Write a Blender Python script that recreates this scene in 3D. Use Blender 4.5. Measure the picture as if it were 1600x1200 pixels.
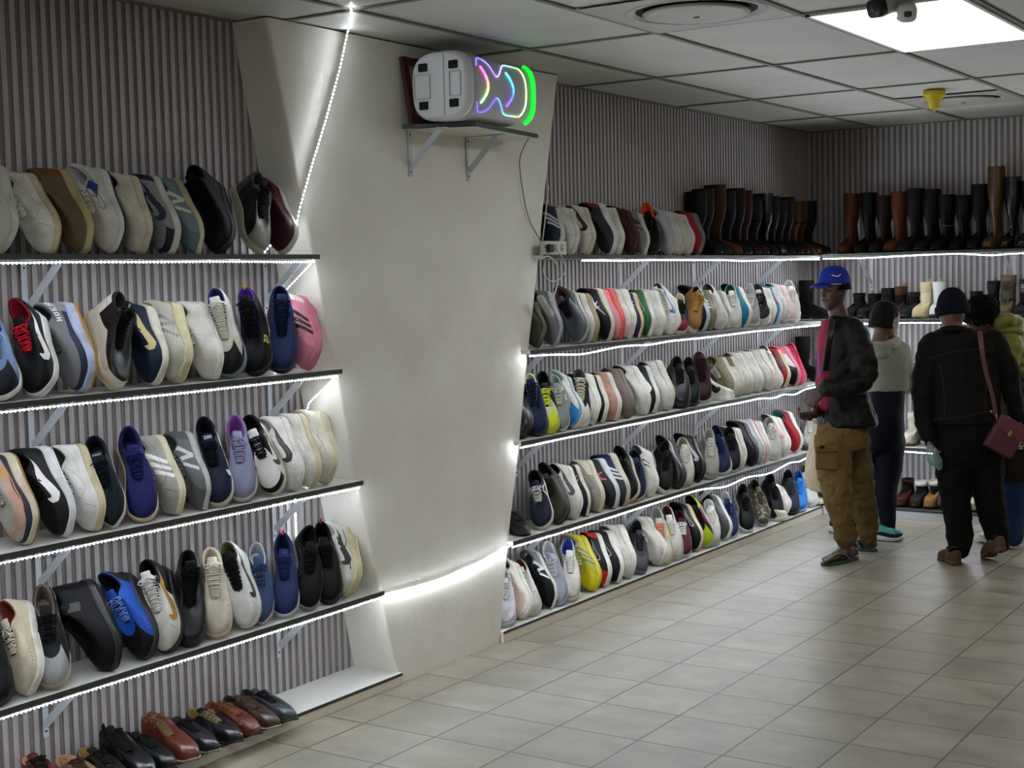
import bpy, bmesh, math, random
from mathutils import Vector, Matrix, noise
for o in list(bpy.data.objects):
    bpy.data.objects.remove(o)
S = bpy.context.scene
COL = S.collection
PI = math.pi
# ---------------------------------------------------------------- camera, world, exposure
EYE = Vector((0, 0, 1.72))
RIGHT = Vector((0.8346621, 0.5502525, -0.0236909))
UP = Vector((-0.0206783, 0.0742927, 0.9970221))
FWD = Vector((-0.5503740, 0.8316867, -0.0733876))
FPX = 2222.838
cam = bpy.data.cameras.new('camera')
cam.sensor_width = 36
cam.lens = FPX * 36 / 1600
cam.clip_start = .05
camo = bpy.data.objects.new('camera', cam)
COL.objects.link(camo)
camo.matrix_world = Matrix(((RIGHT.x, UP.x, -FWD.x, 0), (RIGHT.y, UP.y, -FWD.y, 0), (RIGHT.z, UP.z, -FWD.z, EYE.z), (0, 0, 0, 1)))
S.camera = camo
W = bpy.data.worlds.new('world')
S.world = W
W.use_nodes = True
W.node_tree.nodes['Background'].inputs[0].default_value = (.8, .87, 1, 1)
W.node_tree.nodes['Background'].inputs[1].default_value = .05
S.view_settings.view_transform = 'Standard'
S.view_settings.look = 'None'
S.view_settings.gamma = 1
S.view_settings.use_curve_mapping = False
S.view_settings.exposure = 0.18
S.cycles.max_bounces = 6
S.cycles.diffuse_bounces = 4
S.cycles.glossy_bounces = 3
S.cycles.transmission_bounces = 4
S.cycles.sample_clamp_indirect = 6
PANEL = 9.5      # emission of the ceiling light panels
ADDED_LIGHTS = [(2, 3), (5, 4), (6, 1), (8, 5)]  # grid cells of unseen panels, added to brighten the pillar and near shelves
STRIP = 360.0     # emission of the LED strips
CEIL = 2.741
WX = -3.98       # left wall plane
BY = 10.03       # back wall plane
FX = -3.72       # front edge of the left wall shelves
FY = 9.60        # front edge of the back wall shelves

def ray(px, py):
    return FWD + RIGHT * ((px - 800) / FPX) - UP * ((py - 600) / FPX)
def on_z(px, py, z):
    d = ray(px, py); return EYE + d * ((z - EYE.z) / d.z)
def on_x(px, py, x):
    d = ray(px, py); return EYE + d * (x / d.x)
def on_y(px, py, y):
    d = ray(px, py); return EYE + d * (y / d.y)
def at(px, py, depth):
    return EYE + ray(px, py) * depth

# ---------------------------------------------------------------- helpers
def srgb(c):
    if isinstance(c, str):
        c = c.lstrip('#'); c = [int(c[i:i + 2], 16) / 255 for i in (0, 2, 4)]
    return tuple(x / 12.92 if x <= .04045 else ((x + .055) / 1.055) ** 2.4 for x in c)
MATS = {}
def mat(col, rough=.6, kind='plain', emit=0, metal=0, bump=0, scale=60, alpha=1):
    key = (col, rough, kind, emit, metal, bump, scale, alpha)
    if key in MATS: return MATS[key]
    m = bpy.data.materials.new('surface'); m.use_nodes = True
    nt = m.node_tree; b = nt.nodes['Principled BSDF']
    c = srgb(col)
    if max(c) < .03: c = tuple(x * .6 for x in c)
    b.inputs['Base Color'].default_value = (*c, 1)
    b.inputs['Roughness'].default_value = rough
    b.inputs['Metallic'].default_value = metal
    if rough > .5: b.inputs['Specular IOR Level'].default_value = .16
    b.inputs['Alpha'].default_value = alpha
    if emit:
        b.inputs['Emission Color'].default_value = (*c, 1)
        b.inputs['Emission Strength'].default_value = emit
    if bump or kind != 'plain':
        tc = nt.nodes.new('ShaderNodeTexCoord')
        n = nt.nodes.new('ShaderNodeTexNoise'); n.inputs['Scale'].default_value = scale
        n.inputs['Detail'].default_value = 3
        nt.links.new(tc.outputs['Object'], n.inputs['Vector'])
        if bump:
            bp = nt.nodes.new('ShaderNodeBump'); bp.inputs['Strength'].default_value = bump
            bp.inputs['Distance'].default_value = .004
            nt.links.new(n.outputs['Fac'], bp.inputs['Height']); nt.links.new(bp.outputs['Normal'], b.inputs['Normal'])
        if kind == 'worn':          # mottled use and dirt
            r = nt.nodes.new('ShaderNodeMixRGB'); r.blend_type = 'MULTIPLY'
            n2 = nt.nodes.new('ShaderNodeTexNoise'); n2.inputs['Scale'].default_value = 14; n2.inputs['Detail'].default_value = 5
            nt.links.new(tc.outputs['Object'], n2.inputs['Vector'])
            cr = nt.nodes.new('ShaderNodeValToRGB'); cr.color_ramp.elements[0].position = .32; cr.color_ramp.elements[0].color = (.72, .7, .66, 1)
            cr.color_ramp.elements[1].position = .62; cr.color_ramp.elements[1].color = (1, 1, 1, 1)
            nt.links.new(n2.outputs['Fac'], cr.inputs['Fac'])
            r.inputs['Fac'].default_value = 1; r.inputs['Color1'].default_value = (*c, 1)
            nt.links.new(cr.outputs['Color'], r.inputs['Color2']); nt.links.new(r.outputs['Color'], b.inputs['Base Color'])
        if kind == 'knit':
            n.inputs['Scale'].default_value = 500
            cr = nt.nodes.new('ShaderNodeMixRGB'); cr.blend_type = 'MULTIPLY'; cr.inputs['Fac'].default_value = .55
            cr.inputs['Color1'].default_value = (*c, 1)
            nt.links.new(n.outputs['Fac'], cr.inputs['Color2'])
            g = nt.nodes.new('ShaderNodeMixRGB'); g.blend_type = 'ADD'; g.inputs['Fac'].default_value = .35
            nt.links.new(cr.outputs['Color'], g.inputs['Color1']); g.inputs['Color2'].default_value = (*c, 1)
            nt.links.new(g.outputs['Color'], b.inputs['Base Color'])
        if kind == 'camo':
            cr = nt.nodes.new('ShaderNodeValToRGB'); cr.color_ramp.interpolation = 'CONSTANT'
            cr.color_ramp.elements[0].color = (.05, .05, .035, 1); cr.color_ramp.elements[1].position = .45; cr.color_ramp.elements[1].color = (*c, 1)
            e = cr.color_ramp.elements.new(.56); e.color = (.3, .28, .2, 1)
            n.inputs['Scale'].default_value = 45; nt.links.new(n.outputs['Fac'], cr.inputs['Fac']); nt.links.new(cr.outputs['Color'], b.inputs['Base Color'])
    MATS[key] = m
    return m

class MB:
    """collects verts and faces, then links them as ONE mesh object"""
    def __init__(s): s.v = []; s.f = []; s.m = []
    def add(s, vs, fs, mi=0):
        k = len(s.v); s.v += [Vector(v) for v in vs]
        s.f += [tuple(i + k for i in f) for f in fs]; s.m += [mi] * len(fs) if isinstance(mi, int) else mi
        return s
    def box(s, a, b, mi=0):
        x0, y0, z0 = a; x1, y1, z1 = b
        return s.add([(x0, y0, z0), (x1, y0, z0), (x1, y1, z0), (x0, y1, z0), (x0, y0, z1), (x1, y0, z1), (x1, y1, z1), (x0, y1, z1)],
                     [(0, 3, 2, 1), (4, 5, 6, 7), (0, 1, 5, 4), (1, 2, 6, 5), (2, 3, 7, 6), (3, 0, 4, 7)], mi)
    def bar(s, p, q, w, h, up=Vector((0, 0, 1)), mi=0):
        p = Vector(p); q = Vector(q); d = (q - p).normalized()
        r = d.cross(Vector(up)).normalized() if abs(d.dot(up)) < .99 else Vector((1, 0, 0)); u = r.cross(d)
        vs = [c + r * (a * w / 2) + u * (b * h / 2) for c in (p, q) for a, b in ((-1, -1), (1, -1), (1, 1), (-1, 1))]
        return s.add(vs, [(0, 1, 2, 3), (7, 6, 5, 4), (0, 4, 5, 1), (1, 5, 6, 2), (2, 6, 7, 3), (3, 7, 4, 0)], mi)
    def tube(s, pts, r, n=6, mi=0, caps=True, flat=1.0):
        pts = [Vector(p) for p in pts]; N = len(pts)
        rs = r if isinstance(r, (list, tuple)) else [r] * N
        t0 = (pts[1] - pts[0]).normalized()
        u = t0.orthogonal().normalized(); vs = []
        for i in range(N):
            t = (pts[min(i + 1, N - 1)] - pts[max(i - 1, 0)]).normalized()
            u = (u - t * u.dot(t))
            u = u.normalized() if u.length > 1e-6 else t.orthogonal().normalized()
            w = t.cross(u)
            for k in range(n):
                a = 2 * PI * k / n
                vs.append(pts[i] + u * (math.cos(a) * rs[i]) + w * (math.sin(a) * rs[i] * flat))
        fs = [(i * n + k, i * n + (k + 1) % n, (i + 1) * n + (k + 1) % n, (i + 1) * n + k) for i in range(N - 1) for k in range(n)]
        if caps: fs += [tuple(range(n - 1, -1, -1)), tuple(range((N - 1) * n, N * n))]
        return s.add(vs, fs, mi)
    def rings(s, rings, mi=0, caps=True, closed=True):
        n = len(rings[0]); vs = [p for r in rings for p in r]
        kk = n if closed else n - 1
        fs = [(i * n + k, i * n + (k + 1) % n, (i + 1) * n + (k + 1) % n, (i + 1) * n + k) for i in range(len(rings) - 1) for k in range(kk)]
        if caps: fs += [tuple(range(n - 1, -1, -1)), tuple(range((len(rings) - 1) * n, len(rings) * n))]
        return s.add(vs, fs, mi)
    def ball(s, c, r, nu=10, nv=6, mi=0):
        c = Vector(c); r = Vector(r) if not isinstance(r, (int, float)) else Vector((r, r, r))
        vs = [c + Vector((0, 0, r.z))]
        for j in range(1, nv):
            b = PI * j / nv
            for i in range(nu):
                a = 2 * PI * i / nu
                vs.append(c + Vector((r.x * math.sin(b) * math.cos(a), r.y * math.sin(b) * math.sin(a), r.z * math.cos(b))))
        vs.append(c - Vector((0, 0, r.z)))
        fs = [(0, 1 + i, 1 + (i + 1) % nu) for i in range(nu)]
        for j in range(nv - 2):
            fs += [(1 + j * nu + i, 1 + (j + 1) * nu + i, 1 + (j + 1) * nu + (i + 1) % nu, 1 + j * nu + (i + 1) % nu) for i in range(nu)]
        k = 1 + (nv - 2) * nu; L = len(vs) - 1
        fs += [(L, k + (i + 1) % nu, k + i) for i in range(nu)]
        return s.add(vs, fs, mi)
    def build(s, name, mats, parent=None, smooth=True, loc=None):
        me = bpy.data.meshes.new(name)
        vs = s.v if loc is None else [v - Vector(loc) for v in s.v]
        me.from_pydata([tuple(v) for v in vs], [], s.f)
        for m in (mats if isinstance(mats, (list, tuple)) else [mats]): me.materials.append(m)
        for p, k in zip(me.polygons, s.m): p.material_index = k; p.use_smooth = smooth
        o = bpy.data.objects.new(name, me); COL.objects.link(o)
        if loc is not None: o.location = loc
        if parent is not None: o.parent = parent
        return o
def tag(o, label=None, cat=None, group=None, kind=None):
    for k, v in (('label', label), ('category', cat), ('group', group), ('kind', kind)):
        if v: o[k] = v
    return o
def thing(name, label, cat, loc=(0, 0, 0), group=None):
    o = bpy.data.objects.new(name, None); COL.objects.link(o); o.location = loc; o.empty_display_size = .1
    return tag(o, label, cat, group)
def bevel(o, w=.003, seg=2):
    m = o.modifiers.new('bevel', 'BEVEL'); m.width = w; m.segments = seg; m.limit_method = 'ANGLE'; m.angle_limit = .6
    return o

# ---------------------------------------------------------------- the setting
def node_mat(name):
    m = bpy.data.materials.new(name); m.use_nodes = True
    return m, m.node_tree, m.node_tree.nodes['Principled BSDF']
def math_node(nt, op, a, b=None):
    n = nt.nodes.new('ShaderNodeMath'); n.operation = op
    for i, x in enumerate((a, b)):
        if x is None: continue
        if isinstance(x, (int, float)): n.inputs[i].default_value = x
        else: nt.links.new(x, n.inputs[i])
    return n.outputs[0]
def floor_material():
    m, nt, b = node_mat('floor_tiles')
    g = nt.nodes.new('ShaderNodeNewGeometry'); sp = nt.nodes.new('ShaderNodeSeparateXYZ'); nt.links.new(g.outputs['Position'], sp.inputs[0])
    cell = []; edge = []
    for ax, o0, p in ((0, -3.522, .3432), (1, 4.557, .3413)):
        q = math_node(nt, 'DIVIDE', math_node(nt, 'SUBTRACT', sp.outputs[ax], o0), p)
        cell.append(math_node(nt, 'FLOOR', q))
        fr = math_node(nt, 'FRACT', q)
        edge.append(math_node(nt, 'MINIMUM', fr, math_node(nt, 'SUBTRACT', 1.0, fr)))
    e = math_node(nt, 'MINIMUM', edge[0], edge[1])
    gr = nt.nodes.new('ShaderNodeMapRange'); nt.links.new(e, gr.inputs[0]); gr.inputs[1].default_value = .008; gr.inputs[2].default_value = .014
    cb = nt.nodes.new('ShaderNodeCombineXYZ'); nt.links.new(cell[0], cb.inputs[0]); nt.links.new(cell[1], cb.inputs[1])
    wn = nt.nodes.new('ShaderNodeTexWhiteNoise'); wn.noise_dimensions = '3D'; nt.links.new(cb.outputs[0], wn.inputs['Vector'])
    off = nt.nodes.new('ShaderNodeVectorMath'); off.operation = 'MULTIPLY_ADD'
    nt.links.new(wn.outputs['Color'], off.inputs[0]); off.inputs[1].default_value = (7, 7, 7); nt.links.new(g.outputs['Position'], off.inputs[2])
    mp = nt.nodes.new('ShaderNodeMapping'); mp.inputs['Scale'].default_value = (4, 6, 1); nt.links.new(off.outputs[0], mp.inputs[0])
    n = nt.nodes.new('ShaderNodeTexNoise'); n.inputs['Scale'].default_value = 1; n.inputs['Detail'].default_value = 6; n.inputs['Roughness'].default_value = .6
    nt.links.new(mp.outputs[0], n.inputs['Vector'])
    cr = nt.nodes.new('ShaderNodeValToRGB'); cr.color_ramp.elements[0].position = .3; cr.color_ramp.elements[0].color = (*srgb('#736d5f'), 1)
    cr.color_ramp.elements[1].position = .7; cr.color_ramp.elements[1].color = (*srgb('#948e7e'), 1)
    x = cr.color_ramp.elements.new(.5); x.color = (*srgb('#857f70'), 1)
    nt.links.new(n.outputs['Fac'], cr.inputs[0])
    hv = nt.nodes.new('ShaderNodeHueSaturation'); nt.links.new(cr.outputs[0], hv.inputs['Color'])
    nt.links.new(math_node(nt, 'ADD', .9, math_node(nt, 'MULTIPLY', wn.outputs['Value'], .16)), hv.inputs['Value'])
    mx = nt.nodes.new('ShaderNodeMixRGB'); nt.links.new(gr.outputs[0], mx.inputs['Fac']); mx.inputs['Color1'].default_value = (*srgb('#453f35'), 1)
    nt.links.new(hv.outputs[0], mx.inputs['Color2']); nt.links.new(mx.outputs[0], b.inputs['Base Color'])
    rr = nt.nodes.new('ShaderNodeMapRange'); nt.links.new(n.outputs['Fac'], rr.inputs[0]); rr.inputs[3].default_value = .3; rr.inputs[4].default_value = .5
    nt.links.new(rr.outputs[0], b.inputs['Roughness'])
    bp = nt.nodes.new('ShaderNodeBump'); bp.inputs['Distance'].default_value = .002; bp.inputs['Strength'].default_value = .6
    nt.links.new(gr.outputs[0], bp.inputs['Height']); nt.links.new(bp.outputs[0], b.inputs['Normal'])
    return m
def grain_material(c0, c1, rough=.5):
    """woodgrain foil on the wall panels: streaks that run down the slats"""
    m, nt, b = node_mat('wall_panel')
    g = nt.nodes.new('ShaderNodeNewGeometry'); mp = nt.nodes.new('ShaderNodeMapping'); mp.inputs['Scale'].default_value = (120, 120, 2.2)
    nt.links.new(g.outputs['Position'], mp.inputs[0])
    n = nt.nodes.new('ShaderNodeTexNoise'); n.inputs['Scale'].default_value = 1; n.inputs['Detail'].default_value = 2; nt.links.new(mp.outputs[0], n.inputs['Vector'])
    cr = nt.nodes.new('ShaderNodeValToRGB'); cr.color_ramp.elements[0].position = .35; cr.color_ramp.elements[1].position = .65
    cr.color_ramp.elements[0].color = (*srgb(c0), 1); cr.color_ramp.elements[1].color = (*srgb(c1), 1)
    nt.links.new(n.outputs['Fac'], cr.inputs[0]); nt.links.new(cr.outputs[0], b.inputs['Base Color']); b.inputs['Roughness'].default_value = rough
    return m
def plaster_material(c, bump=.5):
    m, nt, b = node_mat('plaster')
    g = nt.nodes.new('ShaderNodeNewGeometry')
    n = nt.nodes.new('ShaderNodeTexNoise'); n.inputs['Scale'].default_value = 3; n.inputs['Detail'].default_value = 8; nt.links.new(g.outputs['Position'], n.inputs['Vector'])
    n2 = nt.nodes.new('ShaderNodeTexNoise'); n2.inputs['Scale'].default_value = 14; n2.inputs['Detail'].default_value = 4; nt.links.new(g.outputs['Position'], n2.inputs['Vector'])
    cr = nt.nodes.new('ShaderNodeValToRGB'); cc = srgb(c)
    cr.color_ramp.elements[0].position = .3; cr.color_ramp.elements[0].color = (cc[0] * .9, cc[1] * .89, cc[2] * .85, 1)
    cr.color_ramp.elements[1].position = .65; cr.color_ramp.elements[1].color = (*cc, 1)
    nt.links.new(n.outputs['Fac'], cr.inputs[0]); nt.links.new(cr.outputs[0], b.inputs['Base Color'])
    bp = nt.nodes.new('ShaderNodeBump'); bp.inputs['Distance'].default_value = .006; bp.inputs['Strength'].default_value = bump
    nt.links.new(n2.outputs['Fac'], bp.inputs['Height']); nt.links.new(bp.outputs[0], b.inputs['Normal']); b.inputs['Roughness'].default_value = .55
    return m
RIDGE = grain_material('#a6a1a1', '#b5b0b0')
GROOVE = grain_material('#787070', '#867e7e')
PLASTER = plaster_material('#e6e3da')
CEILM = plaster_material('#bbbab3', .05)
P_ = .0414
def slat_wall(name, along, a0, a1, plane, sign):
    """corrugated panel: ridges proud of grooves, one continuous sheet"""
    mb = MB(); prof = []; k = 0; x = a0
    while x < a1:
        prof += [(x, 0, 1), (x + P_ * .50, 0, 0), (x + P_ * .56, .006, 1), (x + P_ * .70, .006, 1), (x + P_ * .72, .005, 1), (x + P_ * .78, .005, 1), (x + P_ * .80, .006, 1), (x + P_ * .93, .006, 1)]
        x += P_
    vs = []; fs = []; mi = []
    for i, (u, d, mm) in enumerate(prof):
        for z in (0, CEIL):
            vs.append((plane - sign * d, u, z) if along == 'y' else (u, plane - sign * d, z))
        if i:
            a = 2 * (i - 1); fs.append((a, a + 2, a + 3, a + 1) if (along == 'y') == (sign > 0) else (a, a + 1, a + 3, a + 2)); mi.append(0 if prof[i][2] == 0 else 1)
    mb.add(vs, fs, mi)
    return tag(mb.build(name, [RIDGE, GROOVE], smooth=False), kind='structure')
slat_wall('wall_left', 'y', -2.6, BY, WX, 1)
slat_wall('wall_back', 'x', WX, 4.2, BY, -1)
tag(MB().box((4.2, -2.6, 0), (4.3, BY, CEIL)).build('wall_right', PLASTER, smooth=False), kind='structure')
tag(MB().box((WX, -2.7, 0), (4.3, -2.6, CEIL)).build('wall_front', PLASTER, smooth=False), kind='structure')
tag(MB().box((WX - .1, -2.7, -.1), (4.3, BY + .1, 0)).build('floor', floor_material(), smooth=False), kind='structure')
# ceiling tiles and their grid of bars
GX = [-3.47 + .6425 * k for k in range(12)]
GYS = [4.22 + 1.226 * k for k in range(-6, 5)]
tag(MB().box((WX - .1, -2.7, CEIL + .006), (4.3, BY + .1, CEIL + .1)).build('ceiling', CEILM, smooth=False), kind='structure')
gb = MB()
for x in GX: gb.box((x - .012, -2.6, CEIL - .002), (x + .012, BY - .02, CEIL + .006))
for y in GYS: gb.box((WX + .02, y - .012, CEIL - .001), (4.2, y + .012, CEIL + .005))
gb.box((WX + .001, -2.6, CEIL - .003), (WX + .02, BY, CEIL + .006)); gb.box((WX, BY - .02, CEIL - .003), (4.2, BY - .001, CEIL + .006))
tag(gb.build('trim_1', mat('#77746a', .6), smooth=False), kind='structure')
# the plastered pillar: wider at the top than at the floor
def pillar():
    n = 24; rings = []
    for i in range(n + 1):
        t = i / n; z = CEIL * t
        x = -3.742 - .058 * t ** .8
        ya = 4.725 - .615 * t - .012 * math.sin(t * PI); yb = 5.497 + .735 * t
        row = []
        b = .012
        pts = [(WX, ya - .006)] + [(WX + (x - WX) * k / 4, ya) for k in (1, 2, 3)] + [(x - b, ya), (x - b * .3, ya + b * .3), (x, ya + b)]
        pts += [(x, ya + (yb - ya) * k / 10) for k in range(1, 10)] + [(x, yb - b), (x - b * .3, yb - b * .3), (x - b, yb)] + [(WX + (x - WX) * k / 4, yb) for k in (3, 2, 1)] + [(WX, yb)]
        for j, (px, py) in enumerate(pts):
            w = noise.noise(Vector((px * 3, py * 3, z * 2.5))) * .009 * (1 - .7 * t)
            row.append((px + w, py + (w if j < 7 else 0), z))
        rings.append(row)
    return MB().rings(rings, caps=False, closed=False).build('wall_pillar', PLASTER)
tag(pillar(), kind='structure')
# ---------------------------------------------------------------- ceiling fittings
DIFF = mat('#f6fbff', .5, emit=PANEL)
LFRAME = mat('#d9d6cb', .5)
WARM = mat('#ffdca6', .5, emit=PANEL * .55)
def light_panel(ix, iy, label, seen=True, em=None):
    x0 = GX[ix] + .012; x1 = GX[ix + 1] - .012; y0 = GYS[iy] + .012; y1 = GYS[iy + 1] - .012
    t = thing('ceiling_light', label, 'ceiling light', ((x0 + x1) / 2, (y0 + y1) / 2, CEIL), None if seen else 'added ceiling light panels')
    f = MB()
    for a, b in (((x0, y0), (x1, y0 + .018)), ((x0, y1 - .018), (x1, y1)), ((x0, y0), (x0 + .018, y1)), ((x1 - .018, y0), (x1, y1))):
        f.box((a[0], a[1], CEIL - .008), (b[0], b[1], CEIL + .005))
    c = t.location
    for n, mb, m in (('frame', f, LFRAME), ('diffuser', MB().box((x0 + .018, y0 + .018, CEIL - .001), (x1 - .018, y1 - .018, CEIL + .004)), em or DIFF)):
        mb.v = [v - c for v in mb.v]; mb.build(n, m, t, smooth=False)
    return t
light_panel(2, 7, 'bright white square light panel in the ceiling above the cameras')
for ix, iy in ADDED_LIGHTS: light_panel(ix, iy, 'added white light panel in the ceiling out of the picture', False)
light_panel(4, 9, 'warm light panel in the ceiling near the back wall, out of the picture', True, WARM)

def vent(x0, x1, y0, y1, cx, cy, r, label):
    t = thing('ceiling_vent', label, 'air vent', (cx, cy, CEIL))
    VM = mat('#99948a', .5)
    n = 48; rg = []
    for rr, z in ((1.32, -.003), (1.3, -.006), (1.2, -.005), (1.12, .022), (1.0, .026)):
        rg.append([(cx + math.cos(2 * PI * k / n) * r * rr, cy + math.sin(2 * PI * k / n) * r * rr, CEIL + z) for k in range(n)])
    mb = MB().rings(rg, caps=False)
    sq = [(x0, y0), (x1, y0), (x1, y1), (x0, y1)]
    out = []
    for k in range(n):
        a = 2 * PI * k / n; dx, dy = math.cos(a), math.sin(a)
        t1 = min(((x1 if dx > 0 else x0) - cx) / dx if abs(dx) > 1e-6 else 9, ((y1 if dy > 0 else y0) - cy) / dy if abs(dy) > 1e-6 else 9)
        out.append((cx + dx * t1, cy + dy * t1, CEIL - .003))
    mb.rings([out, rg[0]], caps=False)
    for q in sq: pass
    mb.box((x0, y0, CEIL - .0025), (x0 + .02, y1, CEIL + .004)).box((x1 - .02, y0, CEIL - .0025), (x1, y1, CEIL + .004))
    mb.v = [v - t.location for v in mb.v]; mb.build('plate', VM, t)
    thr = MB().rings([[(cx + math.cos(2 * PI * k / n) * r * 1.13, cy + math.sin(2 * PI * k / n) * r * 1.13, CEIL + .004) for k in range(n)]], caps=False)
    thr.f.append(tuple(range(n))); thr.m.append(0)
    thr.v = [v - t.location for v in thr.v]; thr.build('throat', mat('#15140f', .8), t)
    ds = MB().rings([[(cx + math.cos(2 * PI * k / n) * r * rr, cy + math.sin(2 * PI * k / n) * r * rr, CEIL + z) for k in range(n)] for rr, z in ((.2, .0), (.96, -.002), (1.0, -.006), (.99, -.012), (.9, -.016), (.4, -.02), (.02, -.021))], caps=True)
    ds.v = [v - t.location for v in ds.v]; ds.build('disc', VM, t)
    ko = MB().bar((cx - .012, cy, CEIL - .023), (cx + .012, cy, CEIL - .023), .006, .006)
    ko.v = [v - t.location for v in ko.v]; ko.build('screw', mat('#6b675c', .4), t)
vent(GX[1] + .012, GX[2] - .012, 4.75, GYS[7] - .012, -2.475, 5.1, .21, 'large round ceiling vent beside the bright light panel')
vent(GX[1] + .012, GX[2] - .012, 8.48, GYS[10] - .012, -2.49, 8.78, .19, 'small distant ceiling vent beyond the yellow sounder')
# yellow siren
t = thing('smoke_alarm', 'yellow alarm sounder hanging from the ceiling near the back wall', 'alarm', (-2.506, 8.25, CEIL))
YL = mat('#d8c21c', .45)
t_ = MB().rings([[(math.cos(a * PI / 12) * r, math.sin(a * PI / 12) * r, z) for a in range(24)] for r, z in ((.062, 0), (.063, -.028), (.05, -.034), (.046, -.058), (.034, -.066), (.03, -.098), (.022, -.104))], caps=True)
t_.build('sounder', YL, t)
MB().rings([[(math.cos(a * PI / 8) * r, math.sin(a * PI / 8) * r, z) for a in range(16)] for r, z in ((.012, -.103), (.012, -.114), (.004, -.118))]).build('lens', mat('#c9c7b4', .3), t)
# two security cameras at the light panel
def camera_unit(px, py, depth, aim, label, dark):
    p = at(px, py, depth); d = Vector(aim).normalized()
    r = d.cross(Vector((0, 0, 1))).normalized(); u = r.cross(d)
    t = thing('security_camera', label, 'camera', p)
    def rr(s, w, h, off=0):
        out = []
        for k in range(20):
            a = 2 * PI * k / 20; c, sn = math.cos(a), math.sin(a)
            q = d * s + r * (w * abs(c) ** .6 * (1 if c > 0 else -1)) + u * (h * abs(sn) ** .6 * (1 if sn > 0 else -1) + off)
            out.append(q)
        return out
    WH = mat('#dcdcda', .35); BK = mat('#17181a', .3)
    MB().rings([rr(-.13, .028, .028), rr(-.125, .034, .034), rr(-.02, .036, .036), rr(-.018, .038, .038)]).build('housing', WH, t)
    MB().rings([rr(-.018, .038, .036), rr(.012, .036, .034), rr(.018, .03, .028)]).build('front', BK if dark else WH, t)
    MB().rings([rr(.016, .014, .011), rr(.0215, .014, .011)]).build('lens', mat('#39404a', .08), t)
    top = CEIL - p.z
    q = -d * .09
    MB().tube([q + Vector((0, 0, .03)), q + Vector((0, 0, top * .6)), q + Vector((0, 0, top))], .011, 8).tube([q + Vector((0, 0, top - .012)), q + Vector((0, 0, top))], .035, 16).build('mount', WH, t)
    return t
camera_unit(1369, 13, 5.3, (-.35, -.85, -.28), 'black-faced bullet camera mounted under the bright light panel', True)
c2 = camera_unit(1417, 20, 5.3, (.45, -.8, -.42), 'white bullet camera right of the black-faced one', False)

# ---------------------------------------------------------------- shelves
TOP = mat('#dcdcd8', .35); EDGE = mat('#3c3d3b', .5); CHIP = mat('#b09878', .8); FRONT = mat('#ddd5c3', .5)
def board(label, a0, a1, z, axis='y', depth0=WX + .001, front=FX, group=None):
    t = thing('shelf_board', label, 'shelf', ((WX + FX) / 2, a0, z) if axis == 'y' else (a0, (BY + FY) / 2, z), group)
    th = .018
    if axis == 'y':
        b = MB().box((depth0, a0, z - th), (front - .002, a1, z)); e = MB().box((front - .002, a0, z - th), (front, a1, z + .0004))
    else:
        b = MB().box((a0, front + .002, z - th), (a1, BY - .001, z)); e = MB().box((a0, front, z - th), (a1, front + .002, z + .0004))
    for mb, n, m in ((b, 'panel', TOP), (e, 'edge_band', EDGE)):
        mb.v = [v - t.location for v in mb.v]; mb.build(n, m, t, smooth=False)
    return t
ZL = [1.835, 1.376, .91, .427, .05]; ZR = [1.835, 1.375, .94, .47, .055]; ZB = [1.843, 1.383, .94, .5, .04]
EL = [4.275, 4.388, 4.498, 4.614, 4.718]; SR = [5.93, 5.79, 5.69, 5.60, 5.49]
ORD = ['top', 'second', 'third', 'fourth', 'bottom']
for i in range(4):
    board(f'{ORD[i]} long grey-edged shelf on the near wall, left of the pillar', 1.9, EL[i], ZL[i])
    board(f'{ORD[i]} long grey-edged shelf on the side wall, right of the pillar', SR[i], FY + .0, ZR[i])
    board(f'{ORD[i]} grey-edged shelf along the back wall behind the shoppers', WX + .01, -1.0, ZB[i] - (.0 if i else 0), 'x', front=FY)
def plinth(label, a0, a1, z, axis='y'):
    t = thing('plinth_shelf', label, 'shelf', (-3.85, a0, 0) if axis == 'y' else (a0, 9.8, 0))
    th = .012
    if axis == 'y':
        L = (('panel', MB().box((WX + .001, a0, z - th), (FX - .002, a1, z)), TOP), ('edge_band', MB().box((FX - .002, a0, z - th), (FX + .001, a1, z + .0004)), EDGE),
             ('kickboard', MB().box((FX - .018, a0, 0), (FX - .002, a1, z - th)), FRONT), ('end_panel', MB().box((FX - .045, a0, 0), (FX - .018, a0 + .016, z - th)), CHIP))
    else:
        L = (('panel', MB().box((a0, FY + .002, z - th), (a1, BY - .001, z)), mat('#4a4744', .5)), ('edge_band', MB().box((a0, FY - .001, z - th), (a1, FY + .002, z + .0004)), EDGE),
             ('kickboard', MB().box((a0, FY + .002, 0), (a1, FY + .018, z - th)), mat('#c9ccd2', .5)))
    for n, mb, m in L:
        mb.v = [v - t.location for v in mb.v]; mb.build(n, m, t, smooth=False)
plinth('low white plinth shelf under the leather shoes', 1.9, 4.718, ZL[4])
plinth('low white plinth shelf beginning right of the pillar', 5.5, 8.19, ZR[4])
plinth('low white plinth shelf continuing to the back corner', 8.194, FY - .002, ZR[4])
plinth('low dark-topped plinth along the back wall', WX + .01, -1.0, ZB[4] + .03, 'x')

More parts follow.
